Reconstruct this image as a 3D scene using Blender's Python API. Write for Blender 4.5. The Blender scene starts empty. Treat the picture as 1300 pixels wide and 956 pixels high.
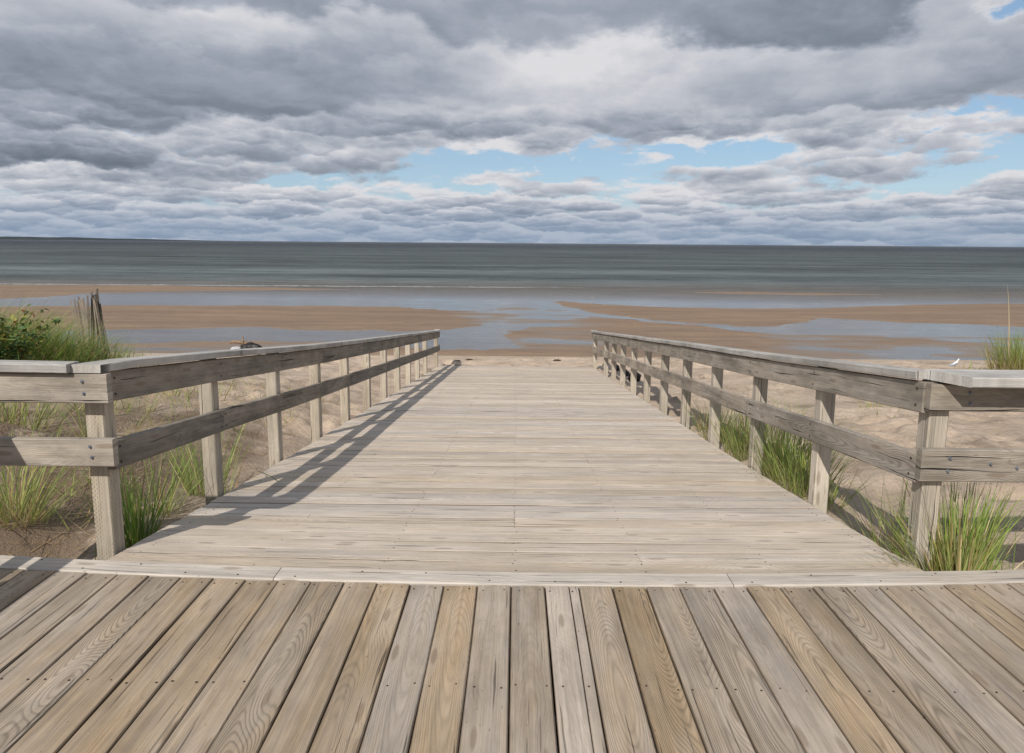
import bpy, math, random
import numpy as np
from mathutils import Vector, noise as mn
random.seed(7); RNG = np.random.default_rng(7)
C = bpy.context.scene.collection
R = math.radians
EYE = 1.46

# ------------------------------------------------------------------ node helpers
class NT:
    def __init__(s, tree): s.t = tree; s.n = tree.nodes; s.l = tree.links
    def new(s, typ, ins=None, **props):
        nd = s.n.new(typ)
        for k, v in props.items(): setattr(nd, k, v)
        for k, v in (ins or {}).items(): s.put(nd.inputs[k], v)
        return nd
    def put(s, sock, v):
        if isinstance(v, bpy.types.NodeSocket): s.l.new(v, sock)
        elif isinstance(v, bpy.types.Node): s.l.new(v.outputs[0], sock)
        else: sock.default_value = v
    def m(s, op, a, b=0.0, c=None, clamp=False):
        nd = s.new('ShaderNodeMath', operation=op, use_clamp=clamp)
        s.put(nd.inputs[0], a); s.put(nd.inputs[1], b)
        if c is not None: s.put(nd.inputs[2], c)
        return nd.outputs[0]
    def vm(s, op, a, b=(0, 0, 0)):
        nd = s.new('ShaderNodeVectorMath', operation=op)
        s.put(nd.inputs[0], a); s.put(nd.inputs[1], b)
        return nd.outputs['Value'] if op in ('LENGTH', 'DOT_PRODUCT') else nd.outputs[0]
    def comb(s, x, y, z): return s.new('ShaderNodeCombineXYZ', {0: x, 1: y, 2: z}).outputs[0]
    def sep(s, v):
        nd = s.new('ShaderNodeSeparateXYZ', {0: v}); return nd.outputs[0], nd.outputs[1], nd.outputs[2]
    def noise(s, vec, scale, detail=2.0, rough=0.5, dist=0.0, dim='3D'):
        nd = s.new('ShaderNodeTexNoise', {'Scale': scale, 'Detail': detail, 'Roughness': rough, 'Distortion': dist}, noise_dimensions=dim)
        s.put(nd.inputs['Vector'], vec); return nd.outputs[0]
    def ss(s, v, a, b, lo=0.0, hi=1.0):
        nd = s.new('ShaderNodeMapRange', interpolation_type='SMOOTHSTEP')
        s.put(nd.inputs[0], v); s.put(nd.inputs[1], a); s.put(nd.inputs[2], b); s.put(nd.inputs[3], lo); s.put(nd.inputs[4], hi)
        return nd.outputs[0]
    def mix(s, f, a, b, mode='MIX'):
        nd = s.new('ShaderNodeMix', data_type='RGBA', blend_type=mode)
        s.put(nd.inputs[0], f)
        for i, v in ((6, a), (7, b)):
            if isinstance(v, tuple) and len(v) == 3: v = (*v, 1)
            s.put(nd.inputs[i], v)
        return nd.outputs[2]
    def scale(s, col, f): return s.mix(1.0, col, s.comb(f, f, f), 'MULTIPLY')
    def attr(s, name): return s.new('ShaderNodeAttribute', attribute_name=name).outputs['Vector']
    def bump(s, h, dist, strength=1.0, normal=None):
        nd = s.new('ShaderNodeBump', {'Height': h, 'Distance': dist, 'Strength': strength})
        if normal is not None: s.put(nd.inputs['Normal'], normal)
        return nd.outputs[0]

def mat(name):
    m = bpy.data.materials.new(name); m.use_nodes = True
    t = NT(m.node_tree); t.n.clear()
    t.out = t.new('ShaderNodeOutputMaterial')
    return m, t
def principled(t, col, rough, normal=None, spec=0.5, metal=0.0):
    p = t.new('ShaderNodeBsdfPrincipled', {'Base Color': (*col, 1) if isinstance(col, tuple) else col, 'Roughness': rough, 'Specular IOR Level': spec, 'Metallic': metal})
    if normal is not None: t.put(p.inputs['Normal'], normal)
    return p
def simple(name, col, rough=0.7, nscale=20, amt=0.25, metal=0.0, spec=0.4):
    m, t = mat(name)
    co = t.new('ShaderNodeTexCoord').outputs['Object']
    n = t.noise(co, nscale, 4)
    c = t.scale((*col, 1), t.m('ADD', 1 - amt / 2, t.m('MULTIPLY', t.m('SUBTRACT', n, .5), amt * 2)))
    t.l.new(principled(t, c, rough, t.bump(n, .004, .5), spec, metal).outputs[0], t.out.inputs[0])
    return m

# ------------------------------------------------------------------ weathered wood
def wood(name, grey, tan, contrast=0.5, ring_mm=7.0, incised=False, side_grime=0, streak=.19, crack=0.6, blotch=0.25, knots=0.6, tan_gain=1.0):
    m, t = mat(name)
    al, ac, th = t.sep(t.attr('bc')); rnd, tint, bri = t.sep(t.attr('br'))
    off = t.m('MULTIPLY', rnd, 37.0)
    a = t.m('ADD', al, off)
    n1 = t.noise(t.comb(t.m('MULTIPLY', a, 1.3), t.m('MULTIPLY', ac, 5), t.m('MULTIPLY', rnd, 51)), 1.0, 3)
    n2 = t.noise(t.comb(t.m('MULTIPLY', a, .9), off, 3.3), 1.0, 1)
    # knots: sparse cells along the board
    kv = t.comb(t.m('MULTIPLY', a, 1.6), t.m('ADD', t.m('MULTIPLY', ac, 7), off), 0)
    vo = t.new('ShaderNodeTexVoronoi', {'Scale': 1.0, 'Randomness': 1.0}, voronoi_dimensions='2D'); t.put(vo.inputs['Vector'], kv)
    has = t.m('LESS_THAN', t.sep(vo.outputs['Color'])[0], knots)
    kd = vo.outputs['Distance']
    kin = t.m('MULTIPLY', t.ss(kd, .45, .02), has)
    core = t.m('MULTIPLY', t.ss(kd, .10, .05), has)
    # growth rings: distance from a wandering pith line
    cy = t.m('MULTIPLY', t.m('SUBTRACT', t.m('FRACT', t.m('MULTIPLY', rnd, 7.7)), .5), .10)
    dy = t.m('ADD', t.m('SUBTRACT', ac, cy), t.m('MULTIPLY', t.m('SUBTRACT', n1, .5), .035))
    dz = t.m('ADD', t.m('ADD', .004, t.m('MULTIPLY', n2, .16)), th)
    r = t.m('SQRT', t.m('ADD', t.m('MULTIPLY', dy, dy), t.m('MULTIPLY', dz, dz)))
    r = t.m('ADD', r, t.m('MULTIPLY', kin, .022))
    ph = t.m('MULTIPLY', r, 6283.0 / ring_mm)
    ph = t.m('ADD', ph, t.m('MULTIPLY', n1, 3.0))
    ring = t.m('POWER', t.m('ADD', .5, t.m('MULTIPLY', t.m('SINE', ph), .5)), 2.6)
    gainr = t.m('ADD', .25, t.m('MULTIPLY', t.m('POWER', t.m('FRACT', t.m('MULTIPLY', rnd, 13.3)), 2.0), 1.5)); ring = t.m('MULTIPLY', ring, gainr)
    fib = t.noise(t.comb(t.m('MULTIPLY', a, 6), t.m('MULTIPLY', ac, 520), t.m('MULTIPLY', th, 300)), 1.0, 3, .6)
    fib2 = t.noise(t.comb(t.m('MULTIPLY', a, 2.2), t.m('MULTIPLY', ac, 110), t.m('MULTIPLY', th, 90)), 1.0, 3, .6)
    ck = t.noise(t.comb(t.m('MULTIPLY', a, 1.7), t.m('ADD', t.m('MULTIPLY', ac, 75), t.m('MULTIPLY', n1, 5)), off), 1.0, 2)
    ckm = t.m('MULTIPLY', t.ss(ck, .66, .72), crack)
    stn = t.noise(t.comb(t.m('MULTIPLY', a, 1.6), t.m('MULTIPLY', ac, 4), t.m('MULTIPLY', off, 1.7)), 1.0, 5, .65)
    bl = t.noise(t.comb(t.m('MULTIPLY', a, 2.5), t.m('MULTIPLY', ac, 14), off), 1.0, 4, .6)
    bl2 = t.noise(t.comb(t.m('MULTIPLY', a, 9), t.m('MULTIPLY', ac, 22), off), 1.0, 3, .6)
    spk = t.noise(t.comb(t.m('MULTIPLY', a, 40), t.m('MULTIPLY', ac, 90), off), 1.0, 1)
    tf = t.m('ADD', tint, t.m('MULTIPLY', t.m('SUBTRACT', bl, .5), 1.3), clamp=True)
    col = t.mix(tf, (*grey, 1), (*tan, 1))
    f = t.m('SUBTRACT', 1.0, t.m('MULTIPLY', t.m('MULTIPLY', ring, contrast), t.ss(bl2, .25, .75, .35, 1.0)))
    f = t.m('MULTIPLY', f, t.m('ADD', .80, t.m('MULTIPLY', fib, .4)))
    st = t.noise(t.comb(t.m('MULTIPLY', a, .9), t.m('ADD', t.m('MULTIPLY', ac, 48), t.m('MULTIPLY', n1, 3)), off), 1.0, 5, .65)
    f = t.m('MULTIPLY', f, t.m('ADD', .76, t.m('MULTIPLY', fib2, .48)))
    f = t.m('MULTIPLY', f, t.ss(st, .25, .75, 1 - streak, 1 + streak))
    f = t.m('MULTIPLY', f, t.m('ADD', 1 - blotch / 2, t.m('MULTIPLY', bl2, blotch)))
    f = t.m('MULTIPLY', f, t.m('SUBTRACT', 1.0, ckm))
    f = t.m('MULTIPLY', f, t.m('SUBTRACT', 1.0, t.m('MULTIPLY', t.ss(spk, .74, .80), .45)))
    f = t.m('MULTIPLY', f, t.ss(stn, .30, .70, 1 - blotch * .45, 1 + blotch * .40))
    f = t.m('MULTIPLY', f, bri)
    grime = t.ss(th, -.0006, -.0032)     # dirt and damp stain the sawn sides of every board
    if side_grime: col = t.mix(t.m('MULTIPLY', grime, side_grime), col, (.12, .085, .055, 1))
    col = t.scale(col, f)
    col = t.mix(t.m('MULTIPLY', kin, .30), col, t.scale((grey[0] * 1.5, grey[1] * 1.48, grey[2] * 1.45, 1), bri))
    col = t.mix(t.m('MULTIPLY', core, .5), col, (.16, .11, .07, 1))
    h = t.m('ADD', t.m('MULTIPLY', ring, -.5), t.m('ADD', t.m('MULTIPLY', fib, .5), t.m('MULTIPLY', fib2, 1.1)))
    h = t.m('ADD', h, t.m('MULTIPLY', ckm, -2.6))
    if incised:   # rows of short knife slits left by the preservative treatment
        u = t.m('MULTIPLY', al, 46.0); row = t.m('FLOOR', t.m('MULTIPLY', ac, 95.0))
        fu = t.m('FRACT', t.m('ADD', u, t.m('MULTIPLY', row, .5)))
        fv = t.m('FRACT', t.m('MULTIPLY', ac, 95.0))
        slit = t.m('MULTIPLY', t.m('LESS_THAN', t.m('ABSOLUTE', t.m('SUBTRACT', fu, .5)), .27), t.m('LESS_THAN', t.m('ABSOLUTE', t.m('SUBTRACT', fv, .5)), .17))
        slit = t.m('MULTIPLY', slit, t.ss(bl, .35, .6))
        col = t.scale(col, t.m('SUBTRACT', 1.0, t.m('MULTIPLY', slit, .38)))
        h = t.m('ADD', h, t.m('MULTIPLY', slit, -2))
    p = principled(t, col, .82, t.bump(h, .0022, .8), .25)
    t.l.new(p.outputs[0], t.out.inputs[0])
    return m

M = {}
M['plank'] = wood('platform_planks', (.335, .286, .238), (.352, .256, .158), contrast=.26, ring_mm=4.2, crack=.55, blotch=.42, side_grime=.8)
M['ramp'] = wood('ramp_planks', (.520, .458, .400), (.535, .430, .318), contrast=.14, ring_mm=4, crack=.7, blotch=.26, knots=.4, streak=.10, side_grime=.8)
M['kerb'] = wood('kerb_board_wood', (.465, .42, .372), (.465, .395, .315), contrast=.15, ring_mm=5, crack=.55, blotch=.25)
M['rail'] = wood('railing_wood', (.275, .246, .214), (.275, .226, .166), contrast=.26, ring_mm=4.2, crack=.95, blotch=.75)
M['cap'] = wood('cap_rail_wood', (.385, .37, .35), (.36, .32, .27), contrast=.2, ring_mm=4, crack=.9, blotch=.55)
M['post'] = wood('post_wood', (.43, .388, .33), (.41, .345, .26), contrast=.18, ring_mm=5, crack=.85, blotch=.35)
M['postinc'] = wood('incised_post_wood', (.43, .388, .33), (.41, .345, .26), contrast=.14, ring_mm=5, crack=.7, blotch=.3, incised=True)
M['slat'] = wood('fence_slat_wood', (.19, .165, .145), (.20, .15, .10), contrast=.3, ring_mm=9)
M['galv'] = simple('galvanised_steel', (.30, .33, .37), .5, 60, .5, metal=.6)
M['rust'] = simple('rusty_nail', (.05, .032, .022), .8, 60, .5)

# ------------------------------------------------------------------ mesh builder for boards
class MB:
    def __init__(s): s.v = []; s.f = []; s.bc = []; s.br = []; s.mi = []
    def board(s, p0, p1, side, w, th, tint=.3, bri=1.0, seg=1, warp=0.0, bev=.003, wob=0.0, rnd=None, pts=None):
        """board along p0-p1 (or through pts); 'side' = across direction; w across, th thick (downwards along the face normal)"""
        P = [Vector(p) for p in (pts or [p0, p1])]
        if not pts and seg > 1: P = [P[0].lerp(P[1], i / seg) for i in range(seg + 1)]
        side = Vector(side).normalized(); rnd = random.random() if rnd is None else rnd
        hw, b = w / 2, bev
        prof = [(-hw + b, 0), (hw - b, 0), (hw, -b), (hw, -th + b), (hw - b, -th), (-hw + b, -th), (-hw, -th + b), (-hw, -b)]
        base = len(s.v); L = 0; ns = len(P)
        for i, p in enumerate(P):
            d = (P[min(i + 1, ns - 1)] - P[max(i - 1, 0)]).normalized()
            n = d.cross(side).normalized()
            if n.z < -1e-6 or (abs(n.z) < .3 and False): n = -n
            sd = side
            if i: L += (p - P[i - 1]).length
            dw = wob * (mn.noise(Vector((L * 1.3, rnd * 77, 0)))); dn = warp * mn.noise(Vector((L * .8, rnd * 99, 5)))
            dw2 = wob * (mn.noise(Vector((L * 1.3, rnd * 77, 9))))
            for (x, z) in prof:
                s.v.append(p + sd * (x + (dw if x > 0 else dw2)) + n * (z + dn))
                s.bc.append((L, x, z)); s.br.append((rnd, tint, bri))
        k = 8
        for i in range(ns - 1):
            for j in range(k):
                a, b2 = base + i * k + j, base + i * k + (j + 1) % k
                s.f.append((a, b2, b2 + k, a + k)); s.mi.append(0)
        s.f.append(tuple(base + j for j in range(k))); s.f.append(tuple(base + (ns - 1) * k + j for j in range(k - 1, -1, -1))); s.mi += [0, 0]
    def disc(s, c, n, r, h=.0015, mi=1, k=7):
        n = Vector(n).normalized(); u = n.orthogonal().normalized(); w = n.cross(u); c = Vector(c)
        b = len(s.v)
        for hh, rr in ((0, r), (h, r * .85)):
            for j in range(k):
                a = 2 * math.pi * j / k
                s.v.append(c + (u * math.cos(a) + w * math.sin(a)) * rr + n * hh); s.bc.append((0, 0, 0)); s.br.append((0, 0, 1))
        for j in range(k):
            j2 = (j + 1) % k; s.f.append((b + j, b + j2, b + k + j2, b + k + j)); s.mi.append(mi)
        s.f.append(tuple(b + k + j for j in range(k))); s.mi.append(mi)
    def build(s, name, mats, parent=None, loc=None):
        me = bpy.data.meshes.new(name)
        o = bpy.data.objects.new(name, me); C.objects.link(o)
        off = Vector((0, 0, 0))
        if parent is not None:
            o.parent = parent; off = world_loc(parent)
        elif loc is not None: off = Vector(loc); o.location = off
        me.from_pydata([tuple(v - off) for v in s.v], [], s.f)
        for nm, dat in (('bc', s.bc), ('br', s.br)):
            at = me.attributes.new(nm, 'FLOAT_VECTOR', 'POINT'); at.data.foreach_set('vector', np.array(dat, dtype=np.float32).ravel())
        for mm in (mats if isinstance(mats, (list, tuple)) else [mats]): me.materials.append(mm)
        me.polygons.foreach_set('material_index', s.mi)
        me.validate(); me.update()
        bm_fix(me)
        return o
import bmesh
def bm_fix(me):
    bm = bmesh.new(); bm.from_mesh(me); bmesh.ops.recalc_face_normals(bm, faces=bm.faces); bm.to_mesh(me); bm.free()
def world_loc(o):
    v = Vector(o.location)
    while o.parent: o = o.parent; v += o.location
    return v
def thing(name, label, cat, loc=(0, 0, 0), group=None):
    o = bpy.data.objects.new(name, None); C.objects.link(o); o.location = loc
    o['label'] = label; o['category'] = cat
    if group: o['group'] = group
    return o
def tag(o, label=None, cat=None, group=None, kind=None):
    if label: o['label'] = label
    if cat: o['category'] = cat
    if group: o['group'] = group
    if kind: o['kind'] = kind
    return o
def raw(name, verts, faces, m, parent=None, loc=(0, 0, 0), smooth=False):
    me = bpy.data.meshes.new(name); off = world_loc(parent) if parent else Vector(loc)
    o = bpy.data.objects.new(name, me); C.objects.link(o)
    if parent: o.parent = parent
    else: o.location = off
    me.from_pydata([tuple(Vector(v) - off) for v in verts], [], faces); me.materials.append(m)
    if smooth: me.polygons.foreach_set('use_smooth', [True] * len(me.polygons))
    me.update(); return o

# ------------------------------------------------------------------ profiles
YE = 16.32
def zr(y): return float(np.interp(y, [2.60, 2.85, 4.1, 5.3, YE], [0.0, -.008, -.165, -.312, -1.55]))
XL, XR = -1.915, 1.880
POSTL = [3.03 + 1.1175 * i for i in range(11)] + [16.2]
POSTR = [2.985] + [2.93 + 1.1175 * i for i in range(1, 11)] + [16.12]
def kerb_y(x): return 2.775 + .017 * (x * x) / 1.0 - .006 * x   # the boardwalk bends very slightly around the ramp

# ------------------------------------------------------------------ terrain
def fbm(X, Y, s, o=4, seed=0):
    """cheap numpy value noise fbm in -1..1"""
    out = np.zeros_like(X, dtype=np.float64); amp = 1; tot = 0
    for k in range(o):
        x = X * s + 17.3 * k + seed * 7.1; y = Y * s + 9.1 * k + seed * 3.3
        xi = np.floor(x).astype(np.int64); yi = np.floor(y).astype(np.int64); fx = x - xi; fy = y - yi
        fx = fx * fx * (3 - 2 * fx); fy = fy * fy * (3 - 2 * fy)
        def h(a, b):
            v = (a * 374761393 + b * 668265263 + (seed + 11) * 974711) & 0x7fffffff
            v = ((v ^ (v >> 13)) * 1274126177) & 0x7fffffff
            v = (v ^ (v >> 16)) & 0xffff
            return v / 32767.5 - 1
        v = (h(xi, yi) * (1 - fx) + h(xi + 1, yi) * fx) * (1 - fy) + (h(xi, yi + 1) * (1 - fx) + h(xi + 1, yi + 1) * fx) * fy
        out += v * amp; tot += amp; amp *= .5; s *= 2.03
    return out / tot
def inpoly(X, Y, P):
    ins = np.zeros(X.shape, bool); n = len(P)
    for i in range(n):
        x1, y1 = P[i]; x2, y2 = P[(i + 1) % n]
        if y1 == y2: continue
        c = ((Y < y1) != (Y < y2)) & (X < (x2 - x1) * (Y - y1) / (y2 - y1) + x1); ins ^= c
    return ins
barA = [(-75, 52), (-45.2, 53.7), (-41.7, 54.2), (-29.0, 54.3), (-19.0, 53.1), (-12, 51.6), (-17.9, 50.1), (-25.7, 47.9), (-28.5, 46.1), (-29.9, 42.5), (-31.4, 40.6), (-75, 37)]
barC = [(-75, 35.5), (-30.5, 36.0), (-28.1, 36.3), (-22.3, 37.5), (-15.9, 38.1), (-11.5, 38.2), (-7.0, 38.1), (-4.4, 36.5), (-2.3, 35.8), (-0.2, 35.2), (-0.6, 32.9), (-1.3, 30.2), (-2.2, 28.7), (-3.1, 27.9), (-4.4, 27.3), (-5.3, 27.2), (-8.3, 27.4), (-10.6, 28.4), (-13.2, 27.9), (-16.6, 27.1), (-20.6, 26.5), (-75, 24)]
barF = [(1.7, 43.3), (3.2, 42.2), (4.5, 40.7), (7.6, 39.4), (11.1, 38.8), (14.8, 38.8), (18.2, 39.4), (24.2, 42.0), (33.0, 43.9), (80, 46), (80, 29), (26.3, 30.1), (23.1, 30.6), (21.2, 31.5), (17.7, 32.5), (15.4, 34.1), (14.5, 33.7), (14.1, 32.3), (12.5, 30.7), (10.7, 29.9), (8.8, 30.6), (6.7, 32.7), (5.4, 34.1), (3.6, 36.3), (2.7, 38.5)]
barJ = [(12.9, 51.5), (18.2, 52.6), (23.9, 51.9), (28.4, 50.3), (22.1, 49.6), (16.8, 49.9)]
wetE = [(-75, 22.5), (-18.1, 23.2), (-14.5, 23.6), (-10.2, 24.3), (-6.7, 24.1), (-4.9, 23.6), (-3.4, 23.0), (-1.5, 22.7), (-0.1, 23.5), (-0.5, 25.0), (-0.0, 27.8), (1.6, 31.4), (3.4, 33.9), (5.6, 32.7), (7.7, 30.6), (10.1, 28.2), (11.1, 27.3), (15.2, 27.2), (20.5, 27.1), (80, 26.3), (80, 10), (-75, 10)]
WL = -2.17
def landmask(X, Y):
    wx = X + 1.0 * fbm(X, Y, .35, 4, 3) + .5 * fbm(X, Y, 1.6, 3, 8); wy = Y + .45 * fbm(X, Y, .5, 4, 4) + .26 * fbm(X * .6, Y, 2.2, 3, 5)
    m = np.zeros(X.shape)
    for P in (barA, barC, barF, barJ, wetE): m = np.maximum(m, inpoly(wx, wy, P).astype(float))
    return m
def base_h(X, Y):
    z = np.interp(Y, [-400, -8, -3, 2.4, 3.0, 4.2, 5.3, 7, 9, 16.4, 18.4, 19.6, 21.6, 60, 130], [0.5, -.2, -.4, -.42, -.40, -.42, -.50, -.62, -.80, -1.60, -1.68, -1.86, WL + .03, WL + .03, WL + .03])
    out = np.clip((np.abs(X) - 1.9) / 1.2, 0, 1)
    flat = np.clip((17.5 - Y) / 3, 0, 1)
    z = z + flat * out * (.40 * np.exp(-((X + 5.6) / 3.2) ** 2 - ((Y - 7.8) / 3.6) ** 2) + .12 * np.exp(-((X + 4.4) / 1.6) ** 2 - ((Y - 5) / 2.0) ** 2)
                    + .42 * np.exp(-((X + 9.5) / 4) ** 2 - ((Y - 10) / 4) ** 2) + .34 * np.exp(-((X - 9.5) / 3.4) ** 2 - ((Y - 11.5) / 4) ** 2)
                    + .10 * np.exp(-((X - 3.6) / 1.4) ** 2 - ((Y - 5.2) / 2.2) ** 2))
    for (mx_, my_, a_, rx_, ry_) in ((2.1, 3.05, .27, .42, .30), (2.2, 4.8, .12, .35, .7), (2.2, 5.8, .10, .35, .8), (-2.2, 3.7, .16, .35, .35), (-2.25, 4.4, .12, .35, .4), (-2.9, 3.7, .15, .4, .35)):
        z = z + a_ * np.exp(-((X - mx_) / rx_) ** 2 - ((Y - my_) / ry_) ** 2)
    return z, out, flat
foot = [(RNG.uniform(-12, 13), RNG.uniform(3.2, 18.2), RNG.uniform(.02, .05), RNG.uniform(.09, .18), RNG.uniform(0, 3.14)) for _ in range(1500)]
def terrain_grid(X, Y):
    z, out, flat = base_h(X, Y)
    near = np.clip((19.3 - Y) / 1.5, 0, 1)
    z = z + near * (.045 * fbm(X, Y, .8, 4, 1) * (.4 + out) + .045 * fbm(X * .8, Y * 1.3, 2.4, 4, 2))
    # hummocks left by feet
    xs, ys = X[0], Y[:, 0]
    for (fx, fy, d, r, a) in foot:
        i0, i1 = np.searchsorted(xs, [fx - 3 * r, fx + 3 * r]); j0, j1 = np.searchsorted(ys, [fy - 3 * r, fy + 3 * r])
        if i1 <= i0 or j1 <= j0: continue
        dx = X[j0:j1, i0:i1] - fx; dy = Y[j0:j1, i0:i1] - fy
        u = dx * math.cos(a) + dy * math.sin(a); v = -dx * math.sin(a) + dy * math.cos(a)
        q = (u / (r * 1.5)) ** 2 + (v / (r * .8)) ** 2
        z[j0:j1, i0:i1] += near[j0:j1, i0:i1] * d * (-1.3 * np.exp(-(q ** 1.6) * 1.6) + .55 * np.exp(-(np.sqrt(q) - 1.5) ** 2 * 2.5))
    # keep the sand under the ramp and the boardwalk
    zr_ = np.interp(Y, [2.85, 4.1, 5.3, YE], [-.008, -.165, -.312, -1.55]); inside = (np.abs(X + .02) < 1.95) & (Y > 2.7) & (Y < YE + .02)
    z = np.where(inside, np.minimum(z, zr_ - .065), z)
    z = np.where((Y <= 2.90) & (Y > -3), np.minimum(z, -.14), z)
    # tidal flats
    fl = Y > 20.0
    lm = landmask(X, Y)
    k = lm
    for _ in range(3):
        k = (np.roll(k, 1, 0) + 2 * k + np.roll(k, -1, 0)) / 4; k = (np.roll(k, 1, 1) + 2 * k + np.roll(k, -1, 1)) / 4
    # wet film area (channel side) lies nearly level with the water, bars stand a little proud
    film = np.clip((X - 8.0) / 2.5, 0, 1) * np.clip((28.5 - Y) / 1.5, 0, 1) + np.clip((-6 - X) / 2, 0, 1) * np.clip((24.6 - Y) / 1, 0, 1) * .8 + np.exp(-((X - .6) / 3.6) ** 2 - ((Y - 33.5) / 6.5) ** 2) * 1.5 + .9 * np.exp(-((X - 5.5) / 4.5) ** 2 - ((Y - 45.5) / 1.6) ** 2) + .8 * np.exp(-((X - 1.0) / 5) ** 2 - ((Y - 24.5) / 1.6) ** 2)
    film = np.clip(film, 0, 1)
    rip = fbm(X * .55, Y * 1.7, 1.1, 4, 6)
    zz = WL + (k - .5) * .055 + .006 * rip + .014 * fbm(X, Y, .25, 3, 7) * (k > .6) + .007 * fbm(X * .4, Y * 1.6, 1.3, 3, 16)
    zf = WL + .0015 + .022 * fbm(X * .42 + Y * .18, Y * 1.15, 1.1, 4, 6) + (k - 1) * .004
    zz = zz * (1 - film) + zf * film
    zz = zz - np.clip((Y - 56) * .03, 0, 4)
    w = np.clip((Y - 20.0) / 1.6, 0, 1); w = w * w * (3 - 2 * w)
    z = z * (1 - w) + zz * w
    return z
def lines(*segs):
    out = []
    for a, b, st in segs: out += list(np.arange(a, b - 1e-6, st))
    out.append(segs[-1][1]); return np.array(out)
xs = lines((-900, -100, 80), (-100, -60, 4), (-60, -20, .45), (-20, -8, .16), (-8, 9, .055), (9, 20, .16), (20, 60, .45), (60, 100, 4), (100, 900, 80))
ys = lines((-300, -20, 28), (-20, 2.2, .74), (2.2, 9, .05), (9, 20, .085), (20, 44, .16), (44, 60, .25), (60, 140, 4), (140, 300, 40))
GX, GY = np.meshgrid(xs, ys); GZ = terrain_grid(GX, GY)
def ground(x, y):
    i = int(np.clip(np.searchsorted(xs, x), 1, len(xs) - 1)); j = int(np.clip(np.searchsorted(ys, y), 1, len(ys) - 1))
    return float(GZ[j, i])
def grid_obj(name, X, Y, Z, m):
    ny, nx = X.shape; me = bpy.data.meshes.new(name)
    v = np.stack([X, Y, Z], -1).reshape(-1, 3).astype(np.float32)
    idx = np.arange(nx * ny).reshape(ny, nx)
    f = np.stack([idx[:-1, :-1], idx[:-1, 1:], idx[1:, 1:], idx[1:, :-1]], -1).reshape(-1, 4)
    me.vertices.add(len(v)); me.vertices.foreach_set('co', v.ravel())
    me.loops.add(f.size); me.loops.foreach_set('vertex_index', f.ravel().astype(np.int32))
    me.polygons.add(len(f)); me.polygons.foreach_set('loop_start', np.arange(0, f.size, 4, dtype=np.int32))
    me.polygons.foreach_set('use_smooth', np.ones(len(f), bool)); me.materials.append(m)
    me.update(calc_edges=True); me.validate()
    o = bpy.data.objects.new(name, me); C.objects.link(o); return o

# sand material
m, t = mat('sand'); M['sand'] = m
pos = t.new('ShaderNodeNewGeometry').outputs['Position']; px, py, pz = t.sep(pos)
n1 = t.noise(pos, 1.1, 5, .6); n2 = t.noise(pos, 9, 4, .6); n3 = t.noise(pos, 160, 2); ng = t.noise(pos, 900, 1)
dry = t.mix(t.ss(n1, .35, .65), (.56, .445, .345, 1), (.46, .36, .275, 1))
dry = t.scale(dry, t.m('ADD', .80, t.m('MULTIPLY', n2, .36))); dry = t.scale(dry, t.m('ADD', .85, t.m('MULTIPLY', n3, .3)))
streak = t.noise(t.comb(t.m('MULTIPLY', px, .12), t.m('MULTIPLY', py, .9), 0), 1.0, 4, .6)
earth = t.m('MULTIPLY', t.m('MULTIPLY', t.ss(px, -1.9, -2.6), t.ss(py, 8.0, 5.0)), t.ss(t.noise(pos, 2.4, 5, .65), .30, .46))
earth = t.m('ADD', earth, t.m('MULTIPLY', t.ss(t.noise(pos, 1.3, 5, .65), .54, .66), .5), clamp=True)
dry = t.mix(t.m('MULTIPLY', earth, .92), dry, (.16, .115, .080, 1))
damp = t.mix(t.ss(streak, .3, .7), (.255, .176, .118, 1), (.190, .134, .095, 1))
damp = t.scale(damp, t.m('ADD', .78, t.m('MULTIPLY', n2, .44)))
rl_ = t.noise(t.comb(t.m('MULTIPLY', px, .9), t.m('MULTIPLY', py, 4.5), 2), 1.0, 4, .6)
damp = t.scale(damp, t.ss(rl_, .3, .7, .88, 1.10))
wetc = (.20, .155, .12, 1)
zn = t.m('ADD', pz, t.m('MULTIPLY', t.m('SUBTRACT', n1, .5), .08))
fd = t.ss(zn, WL + .06, WL + .34)           # dry above the tide line
fw = t.ss(pz, WL + .001, WL + .020)          # saturated right at the water
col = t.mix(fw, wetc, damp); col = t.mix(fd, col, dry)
# weed and shell specks on the dry beach
vo = t.new('ShaderNodeTexVoronoi', {'Scale': 7.0}); t.put(vo.inputs['Vector'], t.comb(px, t.m('MULTIPLY', py, 1.0), 0))
sp = t.m('MULTIPLY', t.m('LESS_THAN', vo.outputs['Distance'], .10), t.m('LESS_THAN', t.sep(vo.outputs['Color'])[0], .22))
col = t.mix(t.m('MULTIPLY', t.m('MULTIPLY', sp, fd), .6), col, (.10, .06, .035, 1))
rough = t.m('ADD', t.m('MULTIPLY', fw, .45), .35); rough = t.m('MAXIMUM', rough, t.m('MULTIPLY', fd, .95))
rip = t.noise(t.comb(t.m('MULTIPLY', px, 1.6), t.m('MULTIPLY', py, 7), 0), 1.0, 3, .5)
hb = t.m('ADD', t.m('MULTIPLY', t.noise(pos, 5, 7, .72), .09), t.m('MULTIPLY', n3, .004)); hb = t.m('MULTIPLY', hb, fd)
hb = t.m('ADD', hb, t.m('MULTIPLY', t.m('MULTIPLY', rip, .035), t.m('SUBTRACT', 1.0, fd)))
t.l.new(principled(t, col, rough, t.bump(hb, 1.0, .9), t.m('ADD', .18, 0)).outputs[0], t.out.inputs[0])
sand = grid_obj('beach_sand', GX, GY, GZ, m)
tag(sand, 'pale dry sand dropping to brown tidal flats and sand bars', kind='structure')

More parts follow.
